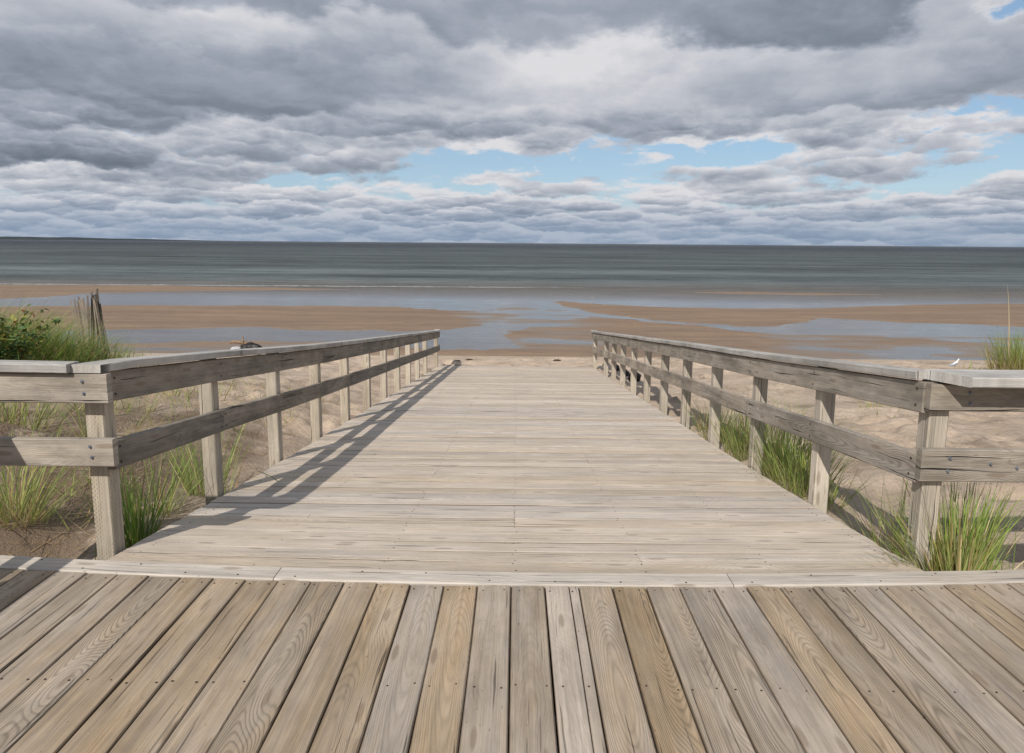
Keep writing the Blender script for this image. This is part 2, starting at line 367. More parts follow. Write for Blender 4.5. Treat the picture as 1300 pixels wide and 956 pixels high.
# water
m, t = mat('sea_water'); M['water'] = m
pos = t.new('ShaderNodeNewGeometry').outputs['Position']; px, py, pz = t.sep(pos)
sea = t.ss(t.m('ADD', py, t.m('MULTIPLY', px, .06)), 42, 58)            # open sea beyond the bars
mid = t.ss(py, 50, 130); far = t.ss(py, 120, 900)
w1 = t.noise(t.comb(t.m('MULTIPLY', px, .45), t.m('MULTIPLY', py, 1.9), 0), 1.0, 5, .62)
w2 = t.noise(t.comb(t.m('MULTIPLY', px, 2.0), t.m('MULTIPLY', py, 5), 0), 1.0, 3, .6)
w3 = t.noise(t.comb(t.m('MULTIPLY', px, .03), t.m('MULTIPLY', py, .11), 0), 1.0, 4, .6)
w4 = t.noise(t.comb(t.m('MULTIPLY', px, .006), t.m('MULTIPLY', py, .03), 0), 1.0, 4, .6)
hgt = t.m('ADD', t.m('MULTIPLY', w1, t.m('MULTIPLY', sea, .8)), t.m('MULTIPLY', w2, t.m('ADD', t.ss(w1, .40, .62, .003, .012), t.m('MULTIPLY', sea, .03))))
hgt = t.m('ADD', hgt, t.m('MULTIPLY', w3, t.m('MULTIPLY', mid, 2.2)))
hgt = t.m('ADD', hgt, t.m('MULTIPLY', t.noise(t.comb(t.m('MULTIPLY', px, .014), t.m('MULTIPLY', py, .075), 4), 1.0, 9, .78), t.m('MULTIPLY', mid, 5.0)))
nrm = t.bump(hgt, 1.0, 1.0)
body = t.mix(t.ss(py, 47, 70), (.215, .188, .158, 1), (.128, .150, .150, 1))
body = t.mix(t.ss(py, 90, 700), body, (.054, .062, .070, 1))
body = t.scale(body, t.m('ADD', .65, t.m('MULTIPLY', t.m('ADD', w3, w4), .35)))
wf = t.noise(t.comb(t.m('MULTIPLY', px, .014), t.m('MULTIPLY', py, .075), 4), 1.0, 9, .78)
wl = t.noise(t.comb(t.m('MULTIPLY', px, .16), t.m('ADD', t.m('MULTIPLY', py, .9), t.m('MULTIPLY', w4, 3)), 0), 1.0, 5, .68)
body = t.scale(body, t.ss(wl, .3, .7, .70, 1.25))
body = t.scale(body, t.m('ADD', 1.0, t.m('MULTIPLY', t.m('MULTIPLY', t.m('SUBTRACT', wf, .5), 4.6), t.ss(py, 50, 70)), clamp=False))
line = t.ss(t.m('ABSOLUTE', t.m('SUBTRACT', t.m('ADD', py, t.m('MULTIPLY', px, -.02)), t.m('ADD', 54.6, t.m('MULTIPLY', w1, 2.2)))), .75, .1)
foam = t.m('MULTIPLY', t.m('MULTIPLY', line, t.ss(w2, .38, .55)), t.ss(px, 8, -2, 0.0, 1.0))
fl2 = t.ss(t.m('ABSOLUTE', t.m('SUBTRACT', py, t.m('ADD', 57.5, t.m('MULTIPLY', w1, 3)))), .5, .1)
foam = t.m('ADD', foam, t.m('MULTIPLY', t.m('MULTIPLY', fl2, t.ss(w2, .5, .66)), t.ss(px, -40, 10, .1, .5)), clamp=True)
body = t.mix(foam, body, (.55, .56, .56, 1))
dif = t.new('ShaderNodeBsdfDiffuse', {'Color': body, 'Normal': nrm})
tr = t.new('ShaderNodeBsdfTransparent', {'Color': (.86, .86, .83, 1)})
deep = t.ss(t.m('ADD', py, t.m('MULTIPLY', t.m('SUBTRACT', w3, .5), 8)), 45, 72)
bodysh = t.new('ShaderNodeMixShader', {0: t.m('MAXIMUM', foam, t.m('ADD', .42, t.m('MULTIPLY', deep, .58))), 1: tr.outputs[0], 2: dif.outputs[0]})
gl = t.new('ShaderNodeBsdfGlossy', {'Color': (.95, .97, 1, 1), 'Roughness': t.m('ADD', .07, t.m('MULTIPLY', sea, .22)), 'Normal': nrm})
fr = t.new('ShaderNodeFresnel', {'IOR': 1.33, 'Normal': nrm})
fac = t.m('MULTIPLY', fr, t.ss(sea, 0, 1, .95, .50)); fac = t.m('MINIMUM', fac, t.ss(sea, 0, 1, .62, .42))
mx = t.new('ShaderNodeMixShader', {0: fac, 1: bodysh.outputs[0], 2: gl.outputs[0]})
t.l.new(mx.outputs[0], t.out.inputs[0])
wx = np.array([-30000, -3000, -300, 0, 300, 3000, 30000.]); wy = np.array([19.0, 60, 300, 3000, 30000.])
WX, WY = np.meshgrid(wx, wy)
water = grid_obj('sea_water', WX, WY, np.full(WX.shape, WL), m)
tag(water, 'grey green sea reaching the horizon with shallow pools between the bars', kind='structure')

# distant shore on the left
m, t = mat('far_coast'); pos = t.new('ShaderNodeNewGeometry').outputs['Position']
n = t.noise(pos, .01, 4)
t.l.new(principled(t, t.mix(t.ss(n, .4, .6), (.030, .042, .050, 1), (.050, .058, .055, 1)), .9, spec=.1).outputs[0], t.out.inputs[0])
HX = np.linspace(-7600, -2400, 260); HY = np.array([5600, 5800, 6100, 6500, 7000.])
GHX, GHY = np.meshgrid(HX, HY)
ridge = np.interp(GHX, [-7600, -5200, -4300, -3700, -3000, -2400], [30, 27, 25, 19, 8, -4])
HZ = ridge * np.interp(GHY, HY, [0, .7, 1, .8, 0]) * (1 + .30 * fbm(GHX, GHY, .004, 4, 12)) + 3 * fbm(GHX, GHY, .03, 3, 13) - 4
tag(grid_obj('hills', GHX, GHY, HZ, m), 'low dark blue wooded coast on the left horizon', kind='structure')

# ------------------------------------------------------------------ boardwalk platform
plat = thing('platform', 'weathered plank boardwalk platform across the foreground with boards running away from the viewer', 'platform', (0, 0, 0))
spec = {-14: (.1, .95), -13: (.3, .9), -12: (.35, 1.0), -11: (.3, 1.05), -10: (.6, .92), -9: (.7, .95), -8: (.65, .9), -7: (.45, .95), -6: (.5, .88), -5: (.6, .93), -4: (.75, .98), -3: (.05, .98),
        -2: (.75, 1.0), -1: (.25, .98), 0: (.3, .90), 1: (0, 1.2), 2: (.4, 1.05), 3: (.95, .90), 4: (.35, .98), 5: (.2, .95), 6: (.05, 1.05), 7: (.7, 1.0), 8: (.45, .9), 9: (.35, .92), 10: (.1, 1.02), 11: (.4, .9), 12: (.3, .95)}
spec = {**{k: (v[0], v[1]) for k, v in spec.items()}}
mb = MB(); nails = MB(); x0 = -.012
for k in range(-19, 22):
    xa = x0 + k * .1447; xc = xa + .0723
    ti, br = spec.get(k, (random.uniform(.1, .7), random.uniform(.88, 1.05)))
    ye = kerb_y(xc) - .062
    w = .1400 + random.uniform(-.001, .002)
    if k == 1:     # the split board
        mb.board((xc - .020, -1.3, 0), (xc - .020, ye, 0), (1, 0, 0), w - .042, .038, ti, br, seg=22, warp=.0015, wob=.004)
        mb.board((xc + .0525, -1.3, -.001), (xc + .0525, ye, -.001), (1, 0, 0), .036, .038, ti, br * .97, seg=22, warp=.0015, wob=.004)
    else:
        mb.board((xc, -1.3, random.uniform(-.0015, .0015)), (xc, ye - random.uniform(0, .004), random.uniform(-.0015, .0015)), (1, 0, 0), w, .038, ti, br, seg=16, warp=.004, wob=.004, bev=.005)
    for yy in (ye - .035, 2.05, 1.4, .8):
        for sx in (-.045, .045):
            mb.disc((xc + sx + random.uniform(-.008, .008), yy + random.uniform(-.01, .01), .0006), (0, 0, 1), .0042, .0012)
mb.build('planks', [M['plank'], M['rust']], plat)
kb = MB()
kx = [-2.72, -1.05, .95, 2.95]
pts = lambda a, b: [(a + (b - a) * i / 8, kerb_y(a + (b - a) * i / 8), .004) for i in range(9)]
for i in range(3):
    P = [Vector(p) for p in pts(kx[i] + .002, kx[i + 1] - .002)]
    kb.board(None, None, (0, 1, 0), .112, .04, .25, [1.0, 1.03, .97][i], pts=P, warp=.002, wob=.002, bev=.005)
    for q in range(7):
        p = P[0].lerp(P[-1], (q + .3) / 7); 
        kb.disc((p.x, kerb_y(p.x) + random.choice((-.03, .03)), .0048), (0, 0, 1), .0045, .001)
kb.build('kerb_board', [M['kerb'], M['rust']], plat)
jb = MB()
for yy in (2.70, 1.95, 1.3, .6, -.2, -1.1): jb.board((-2.7, yy, -.045), (2.95, yy, -.045), (0, 1, 0), .045, .14, .2, .8)
jb.build('joists', [M['post']], plat)

# ------------------------------------------------------------------ ramp
ramp = thing('ramp', 'long pale wooden ramp sloping down between railings to the beach', 'ramp', (0, 3, -.05))
mb = MB(); y = kerb_y(0) + .0605; i = 0; pitch = .1432
joist_x = [-1.80, -1.2, -.6, 0, .6, 1.2, 1.80]
while y < YE - .10:
    w = pitch - random.uniform(.0045, .010); yc = y + pitch / 2
    bow = max(0, .85 - i * .14)       # the first boards follow the bend of the kerb
    d = (zr(yc + .05) - zr(yc - .05)) / .1
    ti = min(1, max(0, random.gauss(.42, .22))); br = random.uniform(.86, 1.08)
    dz = random.uniform(-.0018, .0018)
    xe0, xe1 = XL + .022 + random.uniform(-.006, .006), XR - .012 + random.uniform(-.006, .006)
    cuts = [xe0, xe1]
    if random.random() < .35: cuts = [xe0, random.choice([-.6, 0, .6]), xe1]
    for c in range(len(cuts) - 1):
        n = 12; P = []
        for q in range(n + 1):
            x = cuts[c] + (cuts[c + 1] - cuts[c]) * q / n
            if c: x += .0015 * (1 - q / n)
            yy = yc + bow * (kerb_y(x) - kerb_y(0))
            P.append(Vector((x, yy, zr(yc) + dz)))
        n0 = len(mb.v)
        mb.board(None, None, (0, 1, d), w, .036, ti + random.uniform(-.08, .08), br * random.uniform(.97, 1.03), pts=P, warp=.003, wob=.004, bev=.0028)
    for jx in joist_x:
        for s in (-.045, .045):
            yy = yc + s + random.uniform(-.008, .008) + bow * (kerb_y(jx) - kerb_y(0))
            mb.disc((jx + random.uniform(-.012, .012), yy, zr(yc) + s * d + .0010), (0, -d, 1), random.uniform(.0025, .0045), .001) if random.random() < .8 else None
    y += pitch; i += 1
mb.build('planks', [M['ramp'], M['rust']], ramp)
jb = MB()
for jx in joist_x[:]:
    ysj = [2.86, 4.1, 5.3, 16.25]
    jb.board(None, None, (1, 0, 0), .045, .14, .2, .8, pts=[(jx, yy, zr(yy) - .040) for yy in ysj])
jb.build('joists', [M['post']], ramp)

# ------------------------------------------------------------------ railings
CAPT = .038
def vboard(mb, a, b, h, th, face, tint, bri, seg=6, wob=.002, warp=.002):
    """a board on edge: a,b are the centre line of its visible face; face = outward normal of that face"""
    a, b = Vector(a), Vector(b); P = [a.lerp(b, i / seg) for i in range(seg + 1)]
    face = Vector(face).normalized(); rnd = random.random()
    base = len(mb.v); L = 0; hw = h / 2; bv = .004
    prof = [(-hw + bv, 0), (hw - bv, 0), (hw, -bv), (hw, -th + bv), (hw - bv, -th), (-hw + bv, -th), (-hw, -th + bv), (-hw, -bv)]
    up = Vector((0, 0, 1))
    for i, p in enumerate(P):
        if i: L += (p - P[i - 1]).length
        d1 = wob * mn.noise(Vector((L * 1.5, rnd * 70, 0))); d2 = wob * mn.noise(Vector((L * 1.5, rnd * 70, 4))); dn = warp * mn.noise(Vector((L, rnd * 50, 8)))
        for (x, z) in prof:
            mb.v.append(p + up * (x + (d1 if x > 0 else d2)) + face * (z + dn)); mb.bc.append((L, x, z)); mb.br.append((rnd, tint, bri))
    for i in range(seg):
        for j in range(8):
            q0, q1 = base + i * 8 + j, base + i * 8 + (j + 1) % 8
            mb.f.append((q0, q1, q1 + 8, q0 + 8)); mb.mi.append(0)
    mb.f.append(tuple(base + j for j in range(8))); mb.f.append(tuple(base + seg * 8 + j for j in range(7, -1, -1))); mb.mi += [0, 0]
def post(parent, x, y, z0, z1, tint, bri, inc=False, w=.089, lean=(0, 0)):
    mb = MB(); n = 6
    P = [Vector((x + lean[0] * i / n, y + lean[1] * i / n, z0 + (z1 - z0) * i / n)) for i in range(n + 1)]
    # square section, grain vertical
    rnd = random.random(); hw = w / 2; b = .006
    prof = [(-hw + b, -hw), (hw - b, -hw), (hw, -hw + b), (hw, hw - b), (hw - b, hw), (-hw + b, hw), (-hw, hw - b), (-hw, -hw + b)]
    for i, p in enumerate(P):
        for (a, c) in prof:
            mb.v.append(p + Vector((a, c, 0)) * (1 + .015 * mn.noise(Vector((i * .7, rnd * 40, a * 9)))))
            mb.bc.append((p.z - z0, a if abs(c) > abs(a) else c, (c + hw) if abs(c) > abs(a) else (a + hw))); mb.br.append((rnd, tint, bri))
    for i in range(n):
        for j in range(8):
            a, c = i * 8 + j, i * 8 + (j + 1) % 8
            mb.f.append((a, c, c + 8, a + 8)); mb.mi.append(0)
    mb.f.append(tuple(range(7, -1, -1))); mb.f.append(tuple(n * 8 + j for j in range(8))); mb.mi += [0, 0]
    return mb.build('post', [M['postinc'] if inc else M['post']], parent)
def bolts(parent, pts, nrm, m_, r=.009, h=.006):
    for p in pts:
        mb = MB(); mb.disc(p, nrm, r, h * .4, mi=0, k=10); mb.disc(Vector(p) + Vector(nrm) * h * .4, nrm, r * .6, h, mi=0, k=6)
        mb.build('bolt', [m_], parent)
# rail height above the ramp line at each post (top of the cap)
HL = [.938, .942, .932, .918, .91, .905, .90, .90, .895, .89, .89, .885]
HR = [.925, .93, .93, .93, .93, .925, .92, .92, .915, .91, .905, .90]
def ztopL(y): return float(np.interp(y, POSTL, [a + zr(b) for a, b in zip(HL, POSTL)])) if y > POSTL[0] else HL[0] + zr(POSTL[0])
def ztopR(y): return float(np.interp(y, POSTR, [a + zr(b) for a, b in zip(HR, POSTR)])) if y > POSTR[0] else HR[0] + zr(POSTR[0])
def ramp_rail(side, posts, ztop, label, group):
    X = XL if side < 0 else XR
    root = thing('railing', label, 'railing', (X, posts[0], 0), group)
    s = side
    for i, y in enumerate(posts):
        zt = ztop(y) - CAPT - .001
        post(root, X + s * .0445, y + .0445, ground(X + s * .06, y) - .25, zt, random.uniform(.25, .7), random.uniform(.92, 1.08), inc=(i == 0 and s < 0), lean=(random.uniform(-.004, .004), random.uniform(-.006, .006)))
    fx = X - s * .040     # rails are fixed on the walkway side of the posts
    joints_top = [0, 3, 6, 9, 10.55, 11.2] if s < 0 else [0, 4, 7, 10, 11.2]
    joints_low = [0, 1, 4, 7, 10, 11.2] if s < 0 else [0, 2, 6, 9, 11.2]
    joints_cap = [-.0, 5, 9.98, 11.25] if s < 0 else [0, 4, 8, 10, 11.25]
    def ypos(q):
        i = int(q); fr_ = q - i
        if i >= 11: return posts[11] + .045 + fr_ * .6 - .0
        return posts[i] + .045 + fr_ * (posts[i + 1] - posts[i])
    bright = (.80, .78) if s < 0 else (1.0, 1.12)  # left rails coloured darker to add to the shade on their inner face
    for kind, js, off, h in (('top_rail', joints_top, .118, .142), ('bottom_rail', joints_low, .448, .138)):
        for a, b in zip(js[:-1], js[1:]):
            ya, yb = ypos(a), ypos(b)
            if a == 0: ya = posts[0] + (.0 if s < 0 else -.0)
            mb = MB(); seg = max(2, int((yb - ya) / .35))
            pa = [(fx, ya + .0015 + (yb - ya - .003) * q / seg) for q in range(seg + 1)]
            tmp = MB()
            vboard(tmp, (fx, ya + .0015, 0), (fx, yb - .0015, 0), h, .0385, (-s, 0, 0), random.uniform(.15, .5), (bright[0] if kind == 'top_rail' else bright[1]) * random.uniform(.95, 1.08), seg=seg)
            for q, v in enumerate(tmp.v):
                yy = pa[q // 8][1]; v.z += ztop(yy) - off
            lo, hi = sorted((ya, yb))
            bp = []
            for i, py_ in enumerate(posts):
                if lo - .1 < py_ + .045 < hi + .1 and i < 12:
                    yy = min(max(py_ + .045, lo + .035), hi - .035)
                    for dz in (-.038, .038): bp.append((fx - s * .0005, yy + random.uniform(-.006, .006), ztop(yy) - off + dz))
            for p in bp: tmp.disc(p, (-s, 0, 0), .0065, .002, mi=1, k=8)
            tmp.build(kind, [M['rail'], M['rust']], root)
    for a, b in zip(joints_cap[:-1], joints_cap[1:]):
        ya, yb = ypos(a), ypos(b)
        if a == 0: ya = posts[0] - (.085 if s < 0 else -.04)
        n = max(3, int((yb - ya) / .3)); P = [(X + s * .012, ya + .001 + (yb - ya - .002) * q / n, ztop(ya + (yb - ya) * q / n)) for q in range(n + 1)]
        mb = MB(); mb.board(None, None, (1, 0, 0), .142, CAPT, random.uniform(.1, .35), random.uniform(.92, 1.05), pts=P, warp=.002, wob=.003, bev=.004)
        mb.build('cap_rail', [M['cap']], root)
    return root
RG = 'railings along the ramp'
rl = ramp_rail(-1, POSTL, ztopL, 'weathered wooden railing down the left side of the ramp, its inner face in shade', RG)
rr = ramp_rail(1, POSTR, ztopR, 'weathered wooden railing down the right side of the ramp, its inner face sunlit', RG)

# railings along the seaward edge of the platform
pg = 'railings along the seaward edge of the platform'
pl = thing('railing', 'short sunlit railing left of the ramp mouth with bolted rails facing the viewer', 'railing', (-2.6, 2.98, 0), pg)
yf = 2.948
def hboard(name, parent, x0_, x1_, z, h, tint, bri, y_=yf, m_='rail'):
    mb = MB(); vboard(mb, (x0_, y_, z), (x1_, y_, z), h, .0385, (0, -1, 0), tint, bri, seg=5); return mb.build(name, [M[m_]], parent)
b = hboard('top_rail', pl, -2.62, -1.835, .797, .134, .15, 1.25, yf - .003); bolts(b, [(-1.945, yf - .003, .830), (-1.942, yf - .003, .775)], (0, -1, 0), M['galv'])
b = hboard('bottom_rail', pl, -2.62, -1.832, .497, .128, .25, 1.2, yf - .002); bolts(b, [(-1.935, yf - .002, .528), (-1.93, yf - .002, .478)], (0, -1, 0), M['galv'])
mb = MB(); mb.board((-2.66, 2.962, .917), (-1.992, 2.962, .912), (0, 1, 0), .092, .040, .1, 1.1, seg=5, bev=.004); mb.build('cap_rail', [M['cap']], pl)
post(pl, -2.57, 2.995, -.5, .873, .4, 1.0)
# it turns back along the platform end (just outside the photograph; it throws the shadow on the left)
for yy in (1.75, .45): post(pl, -2.57, yy, -.5, .873, .4, 1.0)
for nm, z, h in (('top_rail', .80, .134), ('bottom_rail', .50, .128)):
    mb = MB(); vboard(mb, (-2.486, .2, z), (-2.486, 2.905, z), h, .0385, (1, 0, 0), .3, 1.0); mb.build(nm, [M['rail']], pl)
mb = MB(); mb.board((-2.53, .15, .915), (-2.53, 2.90, .915), (1, 0, 0), .142, .04, .1, 1.0, seg=5); mb.build('cap_rail', [M['cap']], pl)

pr = thing('railing', 'short railing right of the ramp mouth with a broad grey cap over its end', 'railing', (2.4, 2.9, 0), pg)
yf = 2.945
b = hboard('top_rail', pr, 1.850, 3.0, .790, .122, .3, .95, yf, ); bolts(b, [(2.03, yf, .765), (2.025, yf, .815)], (0, -1, 0), M['galv'])
b = hboard('bottom_rail', pr, 1.838, 3.0, .476, .150, .25, 1.05, yf + .001); bolts(b, [(1.965, yf, .512), (1.96, yf, .452), (2.15, yf, .487), (2.27, yf, .470)], (0, -1, 0), M['galv'])
mb = MB(); mb.board((1.90, 2.922, .908), (3.05, 2.922, .908), (0, 1, 0), .20, .045, .05, 1.05, seg=6, bev=.005)   # end cut on the skew
for v in mb.v:
    if v.x < 1.95: v.x += (2.922 - v.y) * .45
mb.build('cap_rail', [M['cap']], pr)
post(pr, 2.95, 3.03, -.5, .86, .4, 1.0)

# ------------------------------------------------------------------ grass
m, t = mat('marram_blades'); M['blade'] = m
c = t.attr('gc')
p = principled(t, c, .55, spec=.3)
tl = t.new('ShaderNodeBsdfTranslucent', {'Color': c})
mx = t.new('ShaderNodeMixShader', {0: .42, 1: p.outputs[0], 2: tl.outputs[0]}); t.l.new(mx.outputs[0], t.out.inputs[0])
GREEN = [(.17, .32, .04), (.24, .40, .06), (.10, .22, .035), (.36, .46, .10), (.20, .30, .09)]
STRAW = [(.55, .42, .20), (.45, .31, .15), (.62, .52, .30), (.36, .22, .12)]
def tuft_mesh(name, blades, parent=None, loc=(0, 0, 0)):
    """blades: (base, az, lean0, curl, length, width, colour_low, colour_high)"""
    V = []; F = []; col = []
    for (b, az, l0, curl, L, w, c0, c1) in blades:
        n = 7; p = Vector(b); ang = l0; d0 = Vector((math.cos(az), math.sin(az), 0))
        tw = random.uniform(-.9, .9); sd = Vector((-math.sin(az + tw), math.cos(az + tw), 0))
        k = len(V); swerve = random.uniform(-.25, .25)
        for i in range(n + 1):
            q = i / n; ww = w * (1 - q ** 1.8) * .5 + .0003
            V += [p - sd * ww, p + sd * ww]
            cc = [c0[j] * (1 - q) + c1[j] * q for j in range(3)]; col += [cc + [1], cc + [1]]
            if i < n:
                dd = Vector((math.cos(az + swerve * q), math.sin(az + swerve * q), 0))
                p = p + (dd * math.sin(ang) + Vector((0, 0, 1)) * math.cos(ang)) * (L / n); ang += curl / n * (.3 + 1.4 * q)
                F.append((k + 2 * i, k + 2 * i + 1, k + 2 * i + 3, k + 2 * i + 2))
    me = bpy.data.meshes.new(name); o = bpy.data.objects.new(name, me); C.objects.link(o)
    off = world_loc(parent) if parent else Vector(loc)
    if parent: o.parent = parent
    else: o.location = off
    me.from_pydata([tuple(v - off) for v in V], [], F)
    at = me.attributes.new('gc', 'FLOAT_COLOR', 'POINT'); at.data.foreach_set('color', np.array(col, dtype=np.float32).ravel())
    me.materials.append(M['blade']); me.polygons.foreach_set('use_smooth', [True] * len(F)); me.update()
    return o
def blades(x, y, n, h, rad, straw=.25, lean=.35, curl=.7, wind=(0, 0), width=.0055, z=None, low_straw=.5):
    out = []
    for _ in range(n):
        a = random.uniform(0, 2 * math.pi); r = rad * math.sqrt(random.random())
        bx, by = x + r * math.cos(a), y + r * math.sin(a) * .8
        az = a + random.gauss(0, .6); dx, dy = math.cos(az) + wind[0], math.sin(az) + wind[1]; az = math.atan2(dy, dx)
        isS = random.random() < straw
        ch = random.choice(STRAW if isS else GREEN); f = random.uniform(.75, 1.25); ch = tuple(v * f for v in ch)
        cl = tuple(a_ * (1 - low_straw) + b_ * low_straw for a_, b_ in zip(ch, random.choice(STRAW)))
        L = h * random.uniform(.5, 1.15) * (.6 if isS and random.random() < .5 else 1)
        zz = ground(bx, by) - .02 if z is None else z
        bent = 2.6 if random.random() < .14 else 1.0
        out.append(((bx, by, zz), az, abs(random.gauss(lean * (.4 + r / rad), .12)), random.uniform(.1, 1) * curl * bent, L, width * random.uniform(.6, 1.2), cl, ch))
    return out
def tuft(label, x, y, n, h, rad, group='beach grass tufts by the boardwalk', extra=None, name='grass_tuft', cat='grass tuft', **kw):
    bl = blades(x, y, n, h, rad, **kw)
    if extra: bl += extra
    return tag(tuft_mesh(name, bl, loc=(x, y, ground(x, y))), label, cat, group)
def stalk(x, y, L, az, lean, c=(.55, .42, .22), w=.005, curl=.15, z=None):
    return ((x, y, (ground(x, y) - .02) if z is None else z), az, lean, curl, L, w, c, c)
# right of the ramp
big = blades(2.05, 2.95, 480, .54, .10, straw=.34, lean=.30, curl=.75, wind=(.45, .10), width=.0075, low_straw=.6) + blades(1.96, 2.95, 120, .50, .05, straw=.3, lean=.45, wind=(-.6, .1), width=.006) + blades(2.04, 2.94, 170, .26, .10, straw=.95, lean=.7, curl=.6, width=.006)
big += [stalk(2.01, 2.925, .80, 2.85, .24, (.60, .42, .18), .007), stalk(2.0, 3.0, .40, 2.2, .6), stalk(2.2, 2.98, .42, .3, .6), stalk(1.98, 2.96, .28, 3.2, 1.1), stalk(2.2, 3.0, .5, .2, .5)]
big = [(b[0], -b[1] if math.sin(b[1]) < -.12 else b[1]) + b[2:] for b in big]
big = [((b[0][0], max(b[0][1], 2.905), b[0][2]),) + b[1:] for b in big]
tag(tuft_mesh('grass_tuft', big, loc=(2.10, 2.99, ground(2.10, 2.99))), 'largest bushy tuft of green and straw grass at the foot of the right corner post', 'grass tuft', 'beach grass tufts by the boardwalk')
tuft('thin airy tuft of beach grass just behind the largest right tuft', 2.22, 3.75, 110, .62, .16, straw=.4, lean=.45, width=.004)
tuft('small low tuft in the shade right of the second nearest right post', 2.14, 4.42, 60, .36, .10, straw=.3, lean=.6)
tuft('lush green tuft nearest the second right post, on its far side', 2.10, 4.72, 230, .56, .17, straw=.15, lean=.35)
tuft('lush green tuft filling the middle between second and third right posts', 2.14, 5.10, 230, .60, .16, straw=.12, lean=.30)
tuft('green tuft just in front of the third right post', 2.18, 5.32, 130, .56, .13, straw=.3, lean=.4)
tuft('green tuft with pink brown bases just beyond the third right post', 2.10, 5.75, 190, .56, .16, straw=.2, lean=.3)
tuft('green tuft in front of the fourth right post', 2.14, 6.15, 170, .56, .15, straw=.25, lean=.3)
tuft('yellow green tuft between the fourth and fifth right posts', 2.12, 6.85, 160, .52, .2, straw=.35, lean=.35)
tuft('sparse straw tipped tuft just before the fifth right post', 2.15, 7.2, 90, .46, .15, straw=.6, lean=.4)
tuft('flat green sprig lying low right of the largest tuft', 2.42, 3.06, 60, .50, .10, straw=.15, lean=.95, curl=.3)
tuft('small yellowish clump on open sand seen above the right bottom rail', 4.9, 9.1, 50, .22, .16, straw=.5, lean=.7, width=.007)
tuft('faint green wisp on the sand beside the right corner post', 4.65, 8.2, 30, .25, .25, straw=.3, lean=.9, width=.006)
tuft('low green wisp on the sand under the right top rail', 5.15, 8.9, 26, .22, .22, straw=.3, lean=.9, width=.006)
tuft('tiny green sprig alone on the bare sand at far right', 4.9, 6.2, 8, .14, .03, straw=.1, lean=.3)
tuft('pair of pale dead seed stalks behind the right bottom rail', 3.42, 5.1, 0, .3, .1, extra=[stalk(3.37, 5.0, .40, .3, .30, (.50, .40, .27), .012), stalk(3.52, 5.05, .26, .4, .5, (.55, .43, .28), .011)], name='grass_stalks', cat='dead stalks', group=None)
xx, yy = 9.25, 12.1
tuft('bright green clump on the low dune at the far right edge', xx, yy, 700, .78, .55, straw=.15, lean=.28, curl=.4, width=.011, low_straw=.75, extra=[stalk(xx - .30, yy, 1.60, 2.9, .06, (.70, .56, .36), .032), stalk(xx + .3, yy - .1, .95, .2, .05, (.55, .45, .28), .016)])
tuft('dry wispy straw beside the far right green clump', xx - 1.15, yy - .1, 60, .32, .35, straw=.8, lean=.4, width=.007)
# left of the ramp
tuft('tall dark green tuft against the left corner post', -2.15, 3.60, 170, .58, .09, straw=.08, lean=.28, curl=.4, width=.007, low_straw=.15)
tuft('spreading tuft between the first two left posts', -2.28, 4.1, 90, .50, .12, straw=.2, lean=.5, width=.005, wind=(.3, 0))
tuft('tall yellow green tuft at the foot of the second left post', -2.20, 4.55, 110, .64, .11, straw=.2, lean=.32, width=.006, low_straw=.4)
tuft('reed like sprig right of the second left post with one orange blade', -2.02, 4.40, 16, .55, .05, straw=.2, lean=.3, extra=[stalk(-1.97, 4.42, .55, .2, .25, (.62, .34, .08), .008)])
tuft('spiky green tuft under the left bottom rail at the photo edge', -2.92, 3.70, 240, .62, .15, straw=.3, lean=.6, curl=.5, width=.006)
tuft('small curled sprig at the base of the left corner post', -2.08, 3.12, 16, .36, .04, straw=.35, lean=.6, curl=1.2)
for (lx, ly, n, h, rd, lb) in ((-4.35, 5.6, 170, .62, .38, 'loose green grass seen between the left platform rails, at the photo edge'), (-3.95, 6.2, 70, .50, .22, 'green grass patch seen between the left rails, right of the edge patch'), (-3.62, 5.5, 30, .46, .06, 'narrow upright sprig between the left platform rails'),
                               (-3.85, 7.4, 36, .45, .12, 'upright yellow green tuft seen under the left ramp top rail'), (-3.5, 7.7, 26, .38, .10, 'shorter sprig just right of the upright tuft under the left ramp rail'), (-3.75, 6.5, 26, .40, .16, 'fan shaped sprig low behind the left ramp railing'),
                               (-3.6, 9.6, 18, .28, .15, 'small dark sprig on the sand behind the second left post')):
    tuft(lb, lx, ly, n, h, rd, straw=.25, lean=.5, width=.0065)
# the leaf of grass fallen across the deck edge
fb = tuft_mesh('bent_grass', [((-1.86, 4.66, zr(4.66) + .05), -.75, 1.50, .12, .42, .010, (.07, .11, .03), (.09, .14, .04))], loc=(-1.86, 4.66, zr(4.66)))
tag(fb, 'single dark green blade arching over the left edge of the ramp', 'grass blade')
# straw litter on the left sand
lit = []
for _ in range(2200):
    if random.random() < .85: lx, ly = random.uniform(-6.5, -2.3), random.uniform(3.0, 9.0)
    else: lx, ly = random.uniform(2.2, 7), random.uniform(3.2, 9)
    lit.append(((lx, ly, ground(lx, ly) + .008), random.uniform(0, 6.28), random.uniform(1.35, 1.55), random.uniform(-.1, .25), random.uniform(.12, .5), .004, random.choice(STRAW), random.choice(STRAW)))
tag(tuft_mesh('straw_litter', lit), 'dead straw scattered over the sand beside the boardwalk', kind='stuff')
thin = []
for _ in range(420):
    lx, ly = random.uniform(-6.8, -2.5), random.uniform(3.6, 9.0)
    thin += blades(lx, ly, 5, .30, .05, straw=.45, lean=.7, width=.005)
tag(tuft_mesh('sparse_grass', thin), 'sparse low grass creeping over the left sand', kind='stuff')

